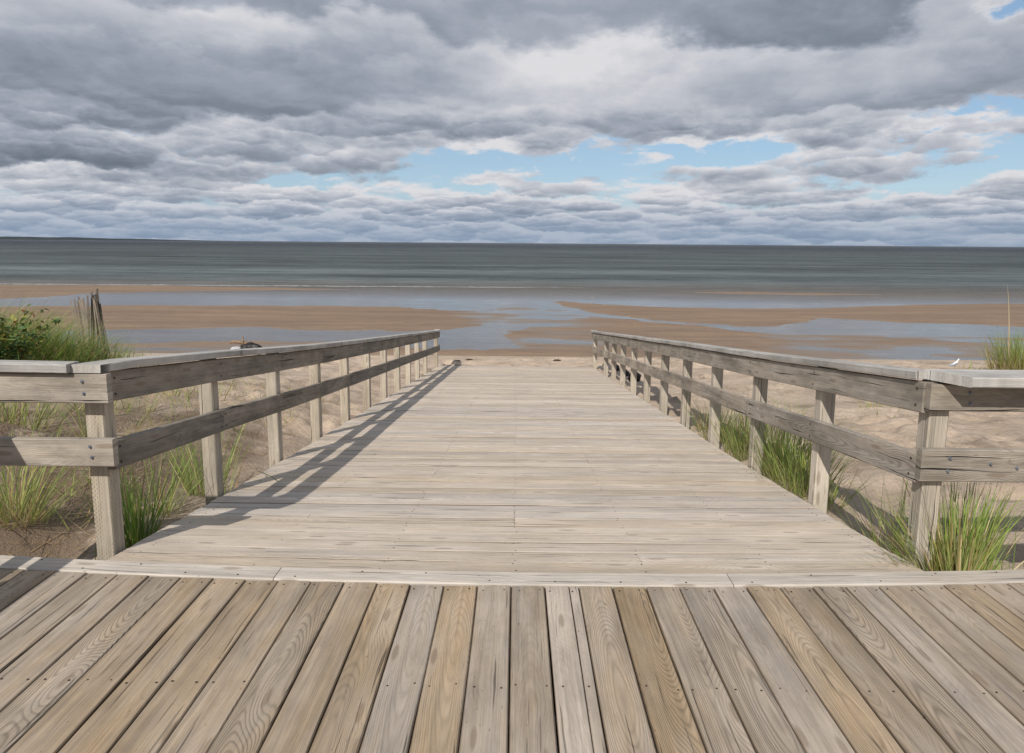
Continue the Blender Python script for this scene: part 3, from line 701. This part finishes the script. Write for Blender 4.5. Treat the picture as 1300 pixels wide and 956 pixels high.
# dune grass mound and rose bush (left)
mound = []
for _ in range(12000):
    lx, ly = random.uniform(-9.0, -5.05), random.gauss(7.9, .75)
    dens = min(1, max(0, (-5.05 - lx) / .8)) ** .7
    if random.random() > dens + .1: continue
    hh = .34 + .52 * dens * math.exp(-((ly - 7.7) / 1.5) ** 2)
    isS = random.random() < .30; cc = random.choice(STRAW if isS else GREEN); f = random.uniform(.8, 1.5); cc = tuple(v * f for v in cc)
    lowc = tuple(v * .7 for v in cc)
    mound.append(((lx, ly, ground(lx, ly) - .02), random.gauss(-.2, .9), random.uniform(.1, .6), random.uniform(.8, 2.6), hh * 1.12 * random.uniform(.7, 1.3), .006, lowc, cc))
for (sx, sy, L, az, ln) in ((-5.9, 7.0, 1.32, .3, .30), (-5.75, 7.1, 1.35, .2, .42), (-6.1, 7.1, 1.30, .1, .55), (-6.0, 7.0, 1.15, .2, .66), (-5.2, 7.6, .98, .5, .20), (-5.9, 6.9, 1.05, .1, .62), (-5.95, 7.2, 1.5, .0, .12)):
    mound.append(stalk(sx, sy, L, az, ln, (.60, .46, .26), .020, .35))
o = tuft_mesh('dune_grass', mound, loc=(-6.7, 7.7, ground(-6.7, 7.7)))
tag(o, 'dense mound of windblown dune grass behind the left railing, with pale seed stalks', 'dune grass')
bush = thing('rose_bush', 'dark leafy beach rose bush with yellowing leaves at the left photo edge', 'bush', (-5.55, 6.75, ground(-5.55, 6.75)))
m, t = mat('rose_leaves'); c = t.attr('gc')
p = principled(t, c, .5, spec=.4); tl = t.new('ShaderNodeBsdfTranslucent', {'Color': c})
mx = t.new('ShaderNodeMixShader', {0: .25, 1: p.outputs[0], 2: tl.outputs[0]}); t.l.new(mx.outputs[0], t.out.inputs[0])
V = []; F = []; col = []
gz = ground(-5.55, 6.75)
stems = []
for _ in range(80):
    a = random.uniform(0, 6.28); ln = random.uniform(.1, .6); L = random.uniform(.6, .98)
    bx, by = -5.75 + random.uniform(-.5, .42), 6.8 + random.uniform(-.25, .25)
    pts_ = []; p = Vector((bx, by, gz - .05)); ang = ln * .5
    for i in range(8):
        pts_.append(p.copy()); p = p + Vector((math.cos(a) * math.sin(ang), math.sin(a) * math.sin(ang), math.cos(ang))) * L / 7; ang += .09
    stems.append((pts_, a))
    for i in range(2, 8):
        for _k in range(13):
            c0 = pts_[i] + Vector((random.gauss(0, .05), random.gauss(0, .05), random.gauss(0, .04)))
            n = Vector((random.gauss(0, .7), random.gauss(0, .7), 1)).normalized(); u = n.orthogonal().normalized(); u = (u * math.cos(_k) + n.cross(u) * math.sin(_k)).normalized(); w = n.cross(u)
            s_ = random.uniform(.024, .044); k = len(V)
            V += [c0 - u * s_, c0 - u * s_ * .2 + w * s_ * .55 + n * .004, c0 + u * s_, c0 - u * s_ * .2 - w * s_ * .55 + n * .004]; F.append((k, k + 1, k + 2, k + 3))
            r_ = random.random(); cc = (.060, .115, .028) if r_ < .45 else ((.13, .19, .045) if r_ < .82 else ((.28, .26, .05) if r_ < .97 else (.42, .16, .06)))
            f = random.uniform(.7, 1.3); col += [[cc[0] * f, cc[1] * f, cc[2] * f, 1]] * 4
fo = raw('foliage', V, F, m, bush)
at = fo.data.attributes.new('gc', 'FLOAT_COLOR', 'POINT'); at.data.foreach_set('color', np.array(col, dtype=np.float32).ravel())
def tube(pts_, r0, r1, k=6):
    V = []; F = []
    for i, p in enumerate(pts_):
        d = (Vector(pts_[min(i + 1, len(pts_) - 1)]) - Vector(pts_[max(i - 1, 0)])).normalized(); u = d.orthogonal().normalized(); w = d.cross(u); r = r0 + (r1 - r0) * i / (len(pts_) - 1)
        for j in range(k): a = 2 * math.pi * j / k; V.append(Vector(p) + (u * math.cos(a) + w * math.sin(a)) * r)
    for i in range(len(pts_) - 1):
        for j in range(k): j2 = (j + 1) % k; F.append((i * k + j, i * k + j2, (i + 1) * k + j2, (i + 1) * k + j))
    F.append(tuple(range(k - 1, -1, -1))); F.append(tuple((len(pts_) - 1) * k + j for j in range(k)))
    return V, F
V = []; F = []
for pts_, a in stems:
    v, f = tube(pts_, .006, .002, 5); k = len(V); V += v; F += [tuple(i + k for i in q) for q in f]
raw('stems', V, F, simple('rose_stems', (.12, .07, .04)), bush)

# ------------------------------------------------------------------ slat sand fence
fence = thing('slat_fence', 'leaning grey slat sand fence at the end of the dune, its last slats bunched together', 'fence', (-5.7, 9.3, ground(-5.7, 9.3)))
def slat(x, y, z0, z1, lx, ly, w=.036, ang=0.3, bri=1.0):
    mb = MB(); a = Vector((x, y, z0)); b = Vector((x + lx, y + ly, z1)); d = (b - a).normalized()
    side = Vector((math.cos(ang), math.sin(ang), 0)); side = (side - d * side.dot(d)).normalized()
    P = [a.lerp(b, q / 4) for q in range(5)]
    n = d.cross(side); rnd = random.random(); hw = w / 2; th = .010
    for i, p in enumerate(P):
        for (u, v) in ((-hw, -th / 2), (hw, -th / 2), (hw, th / 2), (-hw, th / 2)):
            mb.v.append(p + side * u + n * v + side * .002 * mn.noise(p * 5)); mb.bc.append(((p - a).length, u, v)); mb.br.append((rnd, random.uniform(.1, .5) if i == 0 else mb.br[-1][1], bri))
    for i in range(4):
        for j in range(4): mb.f.append((i * 4 + j, i * 4 + (j + 1) % 4, i * 4 + 4 + (j + 1) % 4, i * 4 + 4 + j)); mb.mi.append(0)
    mb.f += [(3, 2, 1, 0), (16, 17, 18, 19)]; mb.mi += [0, 0]
    return mb.build('slat', [M['slat']], fence)
tips = []
for (bx, tx, top, br) in ((-5.99, -5.91, .70, 1.0), (-5.97, -5.90, .62, 1.9), (-5.955, -5.885, .745, .8), (-5.94, -5.88, .70, 1.5), (-5.92, -5.86, .785, .55), (-5.90, -5.865, .72, 1.0), (-5.88, -5.87, .66, 1.3), (-5.85, -5.85, .60, .7), (-5.83, -5.84, .70, .6), (-5.80, -5.845, .64, 1.2), (-5.77, -5.83, .69, .55), (-5.74, -5.82, .58, 1.0), (-5.71, -5.81, .50, .9)):
    g0 = ground(bx, 9.3) - .1; k_ = (top - g0) / (top + .3)
    slat(tx + (bx - tx) * k_, 9.3 + random.uniform(-.06, .06), g0, top, (tx - bx) * k_, random.uniform(-.08, .05), w=.021, ang=random.uniform(-.3, .5), bri=br)
for i in range(17):
    x, y = -6.10 - .060 * i, 9.5 + .07 * i
    z1 = .60 - .004 * i + random.uniform(-.04, .03)
    slat(x + .10, y, ground(x, y) - .15, z1, random.uniform(-.17, -.03), random.uniform(-.05, .05), w=.018, ang=random.uniform(.0, .7), bri=random.uniform(1.0, 2.2))
for zz in (.42, .08):
    P = [(-5.85, 9.28, zz + .05)] + [(-6.10 - .060 * i, 9.48 + .07 * i, zz - .004 * i + random.uniform(-.01, .01)) for i in range(17)]
    v, f = tube(P, .0025, .0025, 5); raw('wire', v, f, M['galv'], fence)

# ------------------------------------------------------------------ odd things on the beach
def lump(name, c, r, m_, parent=None, seed=1, squash=(1, 1, 1), amp=.35):
    bm = bmesh.new(); bmesh.ops.create_icosphere(bm, subdivisions=3, radius=1)
    for v in bm.verts:
        n = 1 + amp * mn.noise(v.co * 1.6 + Vector((seed * 5.1, 0, 0))) + amp * .4 * mn.noise(v.co * 4 + Vector((0, seed * 3.1, 0)))
        v.co = Vector((v.co.x * squash[0], v.co.y * squash[1], v.co.z * squash[2])) * n * r
    me = bpy.data.meshes.new(name); bm.to_mesh(me); bm.free(); o = bpy.data.objects.new(name, me); C.objects.link(o)
    if parent: o.parent = parent; o.location = Vector(c) - world_loc(parent)
    else: o.location = c
    me.materials.append(m_); return o
weed = simple('wet_weed', (.018, .014, .012), .5, 12, .6)
drift = simple('driftwood', (.30, .20, .12), .8, 8, .6)
dx, dy = -7.62, 18.5; gz = ground(dx, dy)
dl = thing('driftwood', 'brown driftwood log with a short upright stub lying on the beach beyond the left railing', 'driftwood', (dx, dy, gz))
v, f = tube([(dx - .34, dy - .05, gz + .36), (dx - .2, dy, gz + .37), (dx + .05, dy, gz + .33), (dx + .28, dy + .05, gz + .20), (dx + .45, dy + .1, gz + .02)], .035, .075, 9); raw('log', v, f, drift, dl, smooth=True)
v, f = tube([(dx + .02, dy - .04, gz - .05), (dx + .01, dy - .05, gz + .22), (dx + .03, dy - .05, gz + .52)], .035, .022, 8); raw('stub', v, f, drift, dl, smooth=True)
tag(lump('seaweed', (dx + .24, dy - .1, gz + .20), .19, weed, seed=3, squash=(1.7, .9, .8)), 'black clump of seaweed heaped against the driftwood log', 'seaweed')
tag(lump('stone', (dx - .12, dy - .15, gz + .16), .13, simple('pale_stone', (.50, .50, .52), .6), seed=5, squash=(1.3, .9, .8)), 'pale round stone resting by the driftwood log', 'stone')
for (sx, sy, r, lb) in ((2.30, 15.3, .10, 'black lump under the right ramp railing, farthest of three'), (2.30, 14.0, .10, 'black lump under the right ramp railing, middle of three'), (2.32, 12.9, .12, 'black lump under the right ramp railing, nearest of three')):
    tag(lump('stone', (sx, sy, ground(sx, sy) + .07), r, weed, seed=sy, squash=(1, 1, .9)), lb, 'stone', 'black lumps beside the ramp')  # black lumps added for the dark spots along the ramp edge
for (sx, sy, s_, lb) in ((-1.55, 17.2, .07, 'brown weed scrap on the sand left of the ramp foot'), (-1.25, 17.75, .06, 'small weed scrap on the beach crest beyond the ramp foot'), (1.1, 17.8, .06, 'weed scrap on the sand near the middle right of the ramp foot'), (-3.7, 14.6, .05, 'brown scrap lying on sand behind the left railing')):
    tag(lump('seaweed', (sx, sy, ground(sx, sy) + .015), s_, simple('brown_weed', (.07, .035, .02), .7), seed=sx, squash=(1.5, .8, .35), amp=.6), lb, 'seaweed', 'scraps of weed on the beach')
# gull
gx, gy = 10.95, 16.6; gz = ground(gx, gy)
gull = thing('gull', 'white and grey gull standing on the sand near the far right grass', 'gull', (gx, gy, gz))
def ell(parts):
    V = []; F = []; k = 12
    for i, (c, r, rz) in enumerate(parts):
        for j in range(k): a = 2 * math.pi * j / k; V.append((c[0], c[1] + r * math.cos(a), c[2] + rz * math.sin(a)))
    for i in range(len(parts) - 1):
        for j in range(k): j2 = (j + 1) % k; F.append((i * k + j, i * k + j2, (i + 1) * k + j2, (i + 1) * k + j))
    F.append(tuple(range(k - 1, -1, -1))); F.append(tuple((len(parts) - 1) * k + j for j in range(k))); return V, F
B = [((-.20, 0, .15), .008, .006), ((-.12, 0, .17), .035, .03), ((-.04, 0, .20), .06, .055), ((.03, 0, .235), .058, .065), ((.075, 0, .285), .035, .048), ((.09, 0, .325), .026, .034), ((.105, 0, .352), .030, .030), ((.13, 0, .355), .022, .020), ((.143, 0, .352), .008, .008)]
v, f = ell([((gx + c[0], gy + c[1], gz + c[2]), a, b_) for c, a, b_ in B]); raw('body', v, f, simple('gull_white', (.75, .76, .78), .6, amt=.1), gull, smooth=True)
for s in (-1, 1):
    W = [((-.22, s * .02, .16), .006, .006), ((-.12, s * .045, .19), .016, .022), ((-.03, s * .058, .215), .016, .035), ((.04, s * .055, .24), .012, .03), ((.06, s * .05, .25), .004, .008)]
    v, f = ell([((gx + c[0], gy + c[1], gz + c[2]), a, b_) for c, a, b_ in W]); raw('wing', v, f, simple('gull_grey', (.30, .33, .37), .6, amt=.1), gull, smooth=True)
    v, f = tube([(gx + .0, gy + s * .025, gz - .01), (gx - .005, gy + s * .025, gz + .08), (gx + .01, gy + s * .025, gz + .18)], .005, .007, 6); raw('leg', v, f, simple('gull_leg', (.35, .25, .08)), gull)
v, f = tube([(gx + .14, gy, gz + .350), (gx + .17, gy, gz + .346), (gx + .185, gy, gz + .336)], .008, .003, 6); gull.scale = (.68, .68, .85)
raw('beak', v, f, simple('gull_beak', (.5, .35, .06)), gull)

# ------------------------------------------------------------------ sky
SUN = Vector((-1, -2.2, 2.1)).normalized(); elev = math.asin(SUN.z); az = math.atan2(SUN.x, SUN.y)
w = bpy.data.worlds.new('World'); bpy.context.scene.world = w; w.use_nodes = True
t = NT(w.node_tree); t.n.clear(); wo = t.new('ShaderNodeOutputWorld')
sky = t.new('ShaderNodeTexSky', sky_type='NISHITA', sun_disc=False, sun_elevation=elev, sun_rotation=az, air_density=1.0, dust_density=.6, ozone_density=1.2)
d = t.new('ShaderNodeTexCoord').outputs['Generated']; dxs, dys, dzs = t.sep(d)
# azimuth / elevation in degrees, for the large-scale layout of the cloud deck
azn = t.m('MULTIPLY', t.m('ARCTAN2', dxs, dys), 57.2958); eln = t.m('MULTIPLY', t.m('ARCSINE', dzs), 57.2958)
def warpn(seed, f, amt):
    return t.m('MULTIPLY', t.m('SUBTRACT', t.noise(t.comb(t.m('MULTIPLY', azn, f), t.m('MULTIPLY', eln, f * 1.8), seed), 1.0, 5, .55), .5), amt)
def band(seed, fa, fe, det, rough, da=0.0, de=0.0, wk=1.0):
    return t.noise(t.comb(t.m('MULTIPLY', t.m('ADD', t.m('ADD', azn, da), WA if wk else 0.0), fa), t.m('MULTIPLY', t.m('ADD', t.m('ADD', eln, de), WE if wk else 0.0), fe), seed), 1.0, det, rough)
WA = warpn(1.5, .11, 7.0); WE = warpn(6.5, .11, 3.0)
k1 = t.ss(eln, 2.5, 5.5); k2 = t.ss(eln, 8.5, 12.5)
def lerp(f, a, b): return t.m('ADD', a, t.m('MULTIPLY', f, t.m('SUBTRACT', b, a)))
def dens3(de=0.0, da=0.0, sd=0.0):
    lo = band(11.0 + sd, .20, 1.15, 6, .55, da, de * .35, 0); mi = band(22.0 + sd, .135, .40, 9, .56, da, de * .7); hi = band(37.0 + sd, .055, .135, 10, .54, da, de * 1.6)
    return lerp(k2, lerp(k1, lo, mi), hi)
wa = t.m('ADD', azn, t.m('MULTIPLY', t.m('SUBTRACT', t.noise(t.comb(t.m('MULTIPLY', azn, .16), t.m('MULTIPLY', eln, .34), 5), 1.0, 6, .6), .5), 13)); we = t.m('ADD', eln, t.m('MULTIPLY', t.m('SUBTRACT', t.noise(t.comb(t.m('MULTIPLY', azn, .16), t.m('MULTIPLY', eln, .34), 9), 1.0, 6, .6), .5), 5))
def blob(px_, py_, rx, ry):
    a0 = math.degrees(math.atan((px_ - 650) / 864.0)) - .35; e0 = math.degrees(math.atan((307 - py_) / 864.0 * math.cos(math.radians(a0))))
    rx_, ry_ = rx / 15.1 * math.cos(math.radians(a0)) ** 2 * 1.3, ry / 15.1
    u = t.m('DIVIDE', t.m('SUBTRACT', wa, a0), rx_); v_ = t.m('DIVIDE', t.m('SUBTRACT', we, e0), ry_)
    return t.m('EXPONENT', t.m('MULTIPLY', t.m('ADD', t.m('MULTIPLY', u, u), t.m('MULTIPLY', v_, v_)), -1.0))
gaps = [(1270, 85, 60, 16, -.1), (480, 55, 60, 22, -.16), (60, 190, 90, 24, -.2), (1130, 70, 130, 40, -.12), (250, 120, 400, 80, -.06), (590, 207, 50, 17, .27), (712, 208, 48, 20, .32), (900, 195, 46, 15, .28), (830, 235, 50, 6, .08), (385, 233, 55, 8, .20), (1250, 190, 60, 14, .20), (1285, 140, 40, 14, .30), (1255, 22, 50, 20, .34), (1150, 165, 30, 6, .2), (1180, 225, 60, 8, .2), (1080, 235, 50, 6, .14), (30, 258, 60, 5, .14), (1280, 205, 40, 10, .2), (620, 240, 40, 7, .15)]
darks = [(150, 120, 260, 46, .30), (420, 95, 120, 26, .20), (60, 195, 160, 22, .22), (700, 165, 240, 14, .25), (1050, 100, 240, 42, .15), (1000, 12, 240, 18, .12), (1280, 110, 60, 36, .25), (1020, 178, 60, 9, .34), (520, 55, 60, 26, .10), (300, 20, 200, 14, .06), (150, 215, 240, 12, .16), (1050, 250, 260, 12, .10)]
lights = [(880, 22, 200, 26, .22), (150, 30, 160, 24, .14), (720, 95, 75, 32, .42), (340, 190, 130, 16, .22), (60, 50, 110, 24, .16), (340, 45, 60, 22, .18), (780, 130, 160, 26, .12), (960, 190, 60, 12, .36), (560, 145, 60, 16, .18), (820, 245, 140, 10, .28), (800, 200, 50, 10, .3), (650, 235, 40, 9, .3), (1150, 75, 150, 26, .10), (610, 188, 40, 8, .3), (960, 250, 80, 8, .2), (450, 245, 200, 10, .12), (1130, 240, 50, 6, .2)]
def total(lst):
    s_ = None
    for (a_, b_, c_, d_, k_) in lst:
        q = t.m('MULTIPLY', blob(a_, b_, c_, d_), k_); s_ = q if s_ is None else t.m('ADD', s_, q)
    return s_
gapf, darkf, lightf = total(gaps), total(darks), total(lights)
# heaps of cumulus: every cell of a warped voronoi is one puff, bright on its crown and grey at its base
def warp2(f, seed, det=5, ro=.6):
    v_ = t.comb(t.m('MULTIPLY', azn, f), t.m('MULTIPLY', eln, f * 1.9), seed)
    nd = t.new('ShaderNodeTexNoise', {'Scale': 1.0, 'Detail': det, 'Roughness': ro}); t.put(nd.inputs['Vector'], v_)
    r_, g_, b_ = t.sep(nd.outputs['Color']); return t.m('SUBTRACT', r_, .5), t.m('SUBTRACT', g_, .5)
def puffs(seed, fa, fe, wf, wa_=1.1, wb_=1.1, smooth=.35):
    wx_, wy_ = warp2(wf, seed)
    x_ = t.m('ADD', t.m('MULTIPLY', azn, fa), t.m('MULTIPLY', wx_, wa_)); y_ = t.m('ADD', t.m('MULTIPLY', eln, fe), t.m('MULTIPLY', wy_, wb_))
    v_ = t.comb(t.m('ADD', x_, seed), y_, 0)
    nd = t.new('ShaderNodeTexVoronoi', {'Scale': 1.0, 'Smoothness': smooth, 'Randomness': 1.0}, voronoi_dimensions='2D', feature='SMOOTH_F1'); t.put(nd.inputs['Vector'], v_)
    cy_ = t.sep(nd.outputs['Position'])[1]
    return t.m('SUBTRACT', y_, cy_), nd.outputs['Distance'], t.sep(nd.outputs['Color'])[0]
def combo(seed, fa, fe, wf, w2=.4):
    a1, d1, c1 = puffs(seed, fa, fe, wf); a2, d2, c2 = puffs(seed + 3.7, fa * 2.3, fe * 2.2, wf * 2)
    v_ = t.m('ADD', a1, t.m('MULTIPLY', a2, w2)); dd = t.m('ADD', d1, t.m('MULTIPLY', d2, w2))
    return v_, dd, c1
vl, dl, cl = combo(13.0, .21, 1.0, .42); vm_, dm, cm = combo(47.0, .125, .42, .21); vh, dh, ch = combo(81.0, .043, .125, .11, .5)
V = lerp(k2, lerp(k1, vl, vm_), vh); DD = lerp(k2, lerp(k1, dl, dm), dh); CC = lerp(k2, lerp(k1, cl, cm), ch)
DL = band(55.0, .03, .10, 3, .5); Df = lerp(k2, band(71.0, .40, 1.2, 7, .62), band(73.0, .16, .36, 9, .62))
low = t.ss(eln, 13, 5)
hz = t.ss(eln, 0.2, 4.5, 1.0, 0.0)
high = t.ss(eln, 24, 42)    # unseen overhead, the deck is thinned to cut fill light and deepen shadows
cov = t.m('ADD', t.m('SUBTRACT', .86, t.m('MULTIPLY', DD, .36)), t.m('MULTIPLY', t.m('SUBTRACT', Df, .5), .55))
cov = t.m('SUBTRACT', cov, t.m('MULTIPLY', gapf, 1.20))
cov = t.m('ADD', cov, t.m('MULTIPLY', t.ss(eln, 9.5, 12.5), .09))
cov = t.m('SUBTRACT', cov, t.m('MULTIPLY', high, .22))
cov = t.m('SUBTRACT', cov, t.m('MULTIPLY', t.m('MULTIPLY', t.ss(eln, 2.0, 3.5), t.ss(eln, 9.0, 7.0)), .075))
alpha = t.ss(cov, .38, .54)
shade = t.m('MULTIPLY', V, t.m('ADD', .24, t.m('MULTIPLY', low, .32)))
shade = t.m('ADD', shade, t.m('MULTIPLY', t.m('SUBTRACT', Df, .5), t.m('ADD', .55, t.m('MULTIPLY', low, .35))))
shade = t.m('ADD', shade, t.m('MULTIPLY', t.m('SUBTRACT', CC, .5), .22))
shade = t.m('ADD', shade, t.m('MULTIPLY', t.m('SUBTRACT', .52, DL), .4))
shade = t.m('ADD', shade, t.m('SUBTRACT', t.m('MULTIPLY', lightf, .62), t.m('MULTIPLY', darkf, .80)))
shade = t.m('ADD', shade, t.m('MULTIPLY', t.m('SUBTRACT', 1.0, t.ss(cov, .46, .66)), .20))
shade = t.m('ADD', shade, t.m('MULTIPLY', low, .13))
shade = t.m('ADD', .58, shade, clamp=True)
cr = t.new('ShaderNodeValToRGB', {0: shade}); e = cr.color_ramp.elements
e[0].position = 0; e[0].color = (.155, .182, .228, 1); e[1].position = 1; e[1].color = (.72, .715, .74, 1)
for ps, c_ in ((.28, (.220, .252, .308)), (.52, (.338, .374, .440)), (.78, (.525, .545, .60))):
    x_ = e.new(ps); x_.color = (*c_, 1)
CS = 10.0   # the cloud colours are radiances; the background strength is 0.1
cloud = t.scale(cr.outputs[0], CS)
hzc = t.scale((.235, .330, .47, 1), CS)
cloud = t.mix(t.m('MULTIPLY', hz, .66), cloud, hzc)
skyc = t.mix(.45, sky.outputs[0], t.scale((.31, .50, .73, 1), CS))
skyc = t.mix(t.m('MULTIPLY', hz, .7), skyc, hzc)
res = t.mix(alpha, skyc, cloud)
bg = t.new('ShaderNodeBackground', {'Color': res, 'Strength': .1}); t.l.new(bg.outputs[0], wo.inputs[0])
w.cycles.sampling_method = 'MANUAL'; w.cycles.sample_map_resolution = 1024

sl = bpy.data.lights.new('sun', 'SUN'); sl.energy = 4.3; sl.angle = R(.55); sl.color = (1.0, .945, .86)
so = bpy.data.objects.new('sun', sl); C.objects.link(so); so.rotation_euler = (-SUN).to_track_quat('-Z', 'Y').to_euler(); so.location = (-20, -30, 40)

# ------------------------------------------------------------------ camera
cam = bpy.data.cameras.new('camera'); co = bpy.data.objects.new('camera', cam); C.objects.link(co)
p_, ro, ya = R(8.2968), R(.4414), R(-.3548)
fw = Vector((math.sin(ya) * math.cos(p_), math.cos(ya) * math.cos(p_), -math.sin(p_)))
rt = Vector((math.cos(ya), -math.sin(ya), 0)); up = rt.cross(fw); c_, s_ = math.cos(ro), math.sin(ro)
r2, u2 = c_ * rt + s_ * up, -s_ * rt + c_ * up
from mathutils import Matrix
mtx = Matrix((r2, u2, -fw)).transposed().to_4x4(); mtx.translation = Vector((0, 0, EYE)); co.matrix_world = mtx
cam.sensor_width = 36; cam.lens = 36 * 854 / 1300; cam.shift_y = -45 / 1300; cam.clip_start = .05; cam.clip_end = 60000
sc = bpy.context.scene; sc.camera = co
sc.render.engine = 'CYCLES'; sc.cycles.max_bounces = 6; sc.cycles.transparent_max_bounces = 8; sc.cycles.use_denoising = True
sc.view_settings.view_transform = 'Standard'; sc.view_settings.look = 'None'; sc.view_settings.exposure = 0; sc.view_settings.gamma = 1; sc.view_settings.use_curve_mapping = False
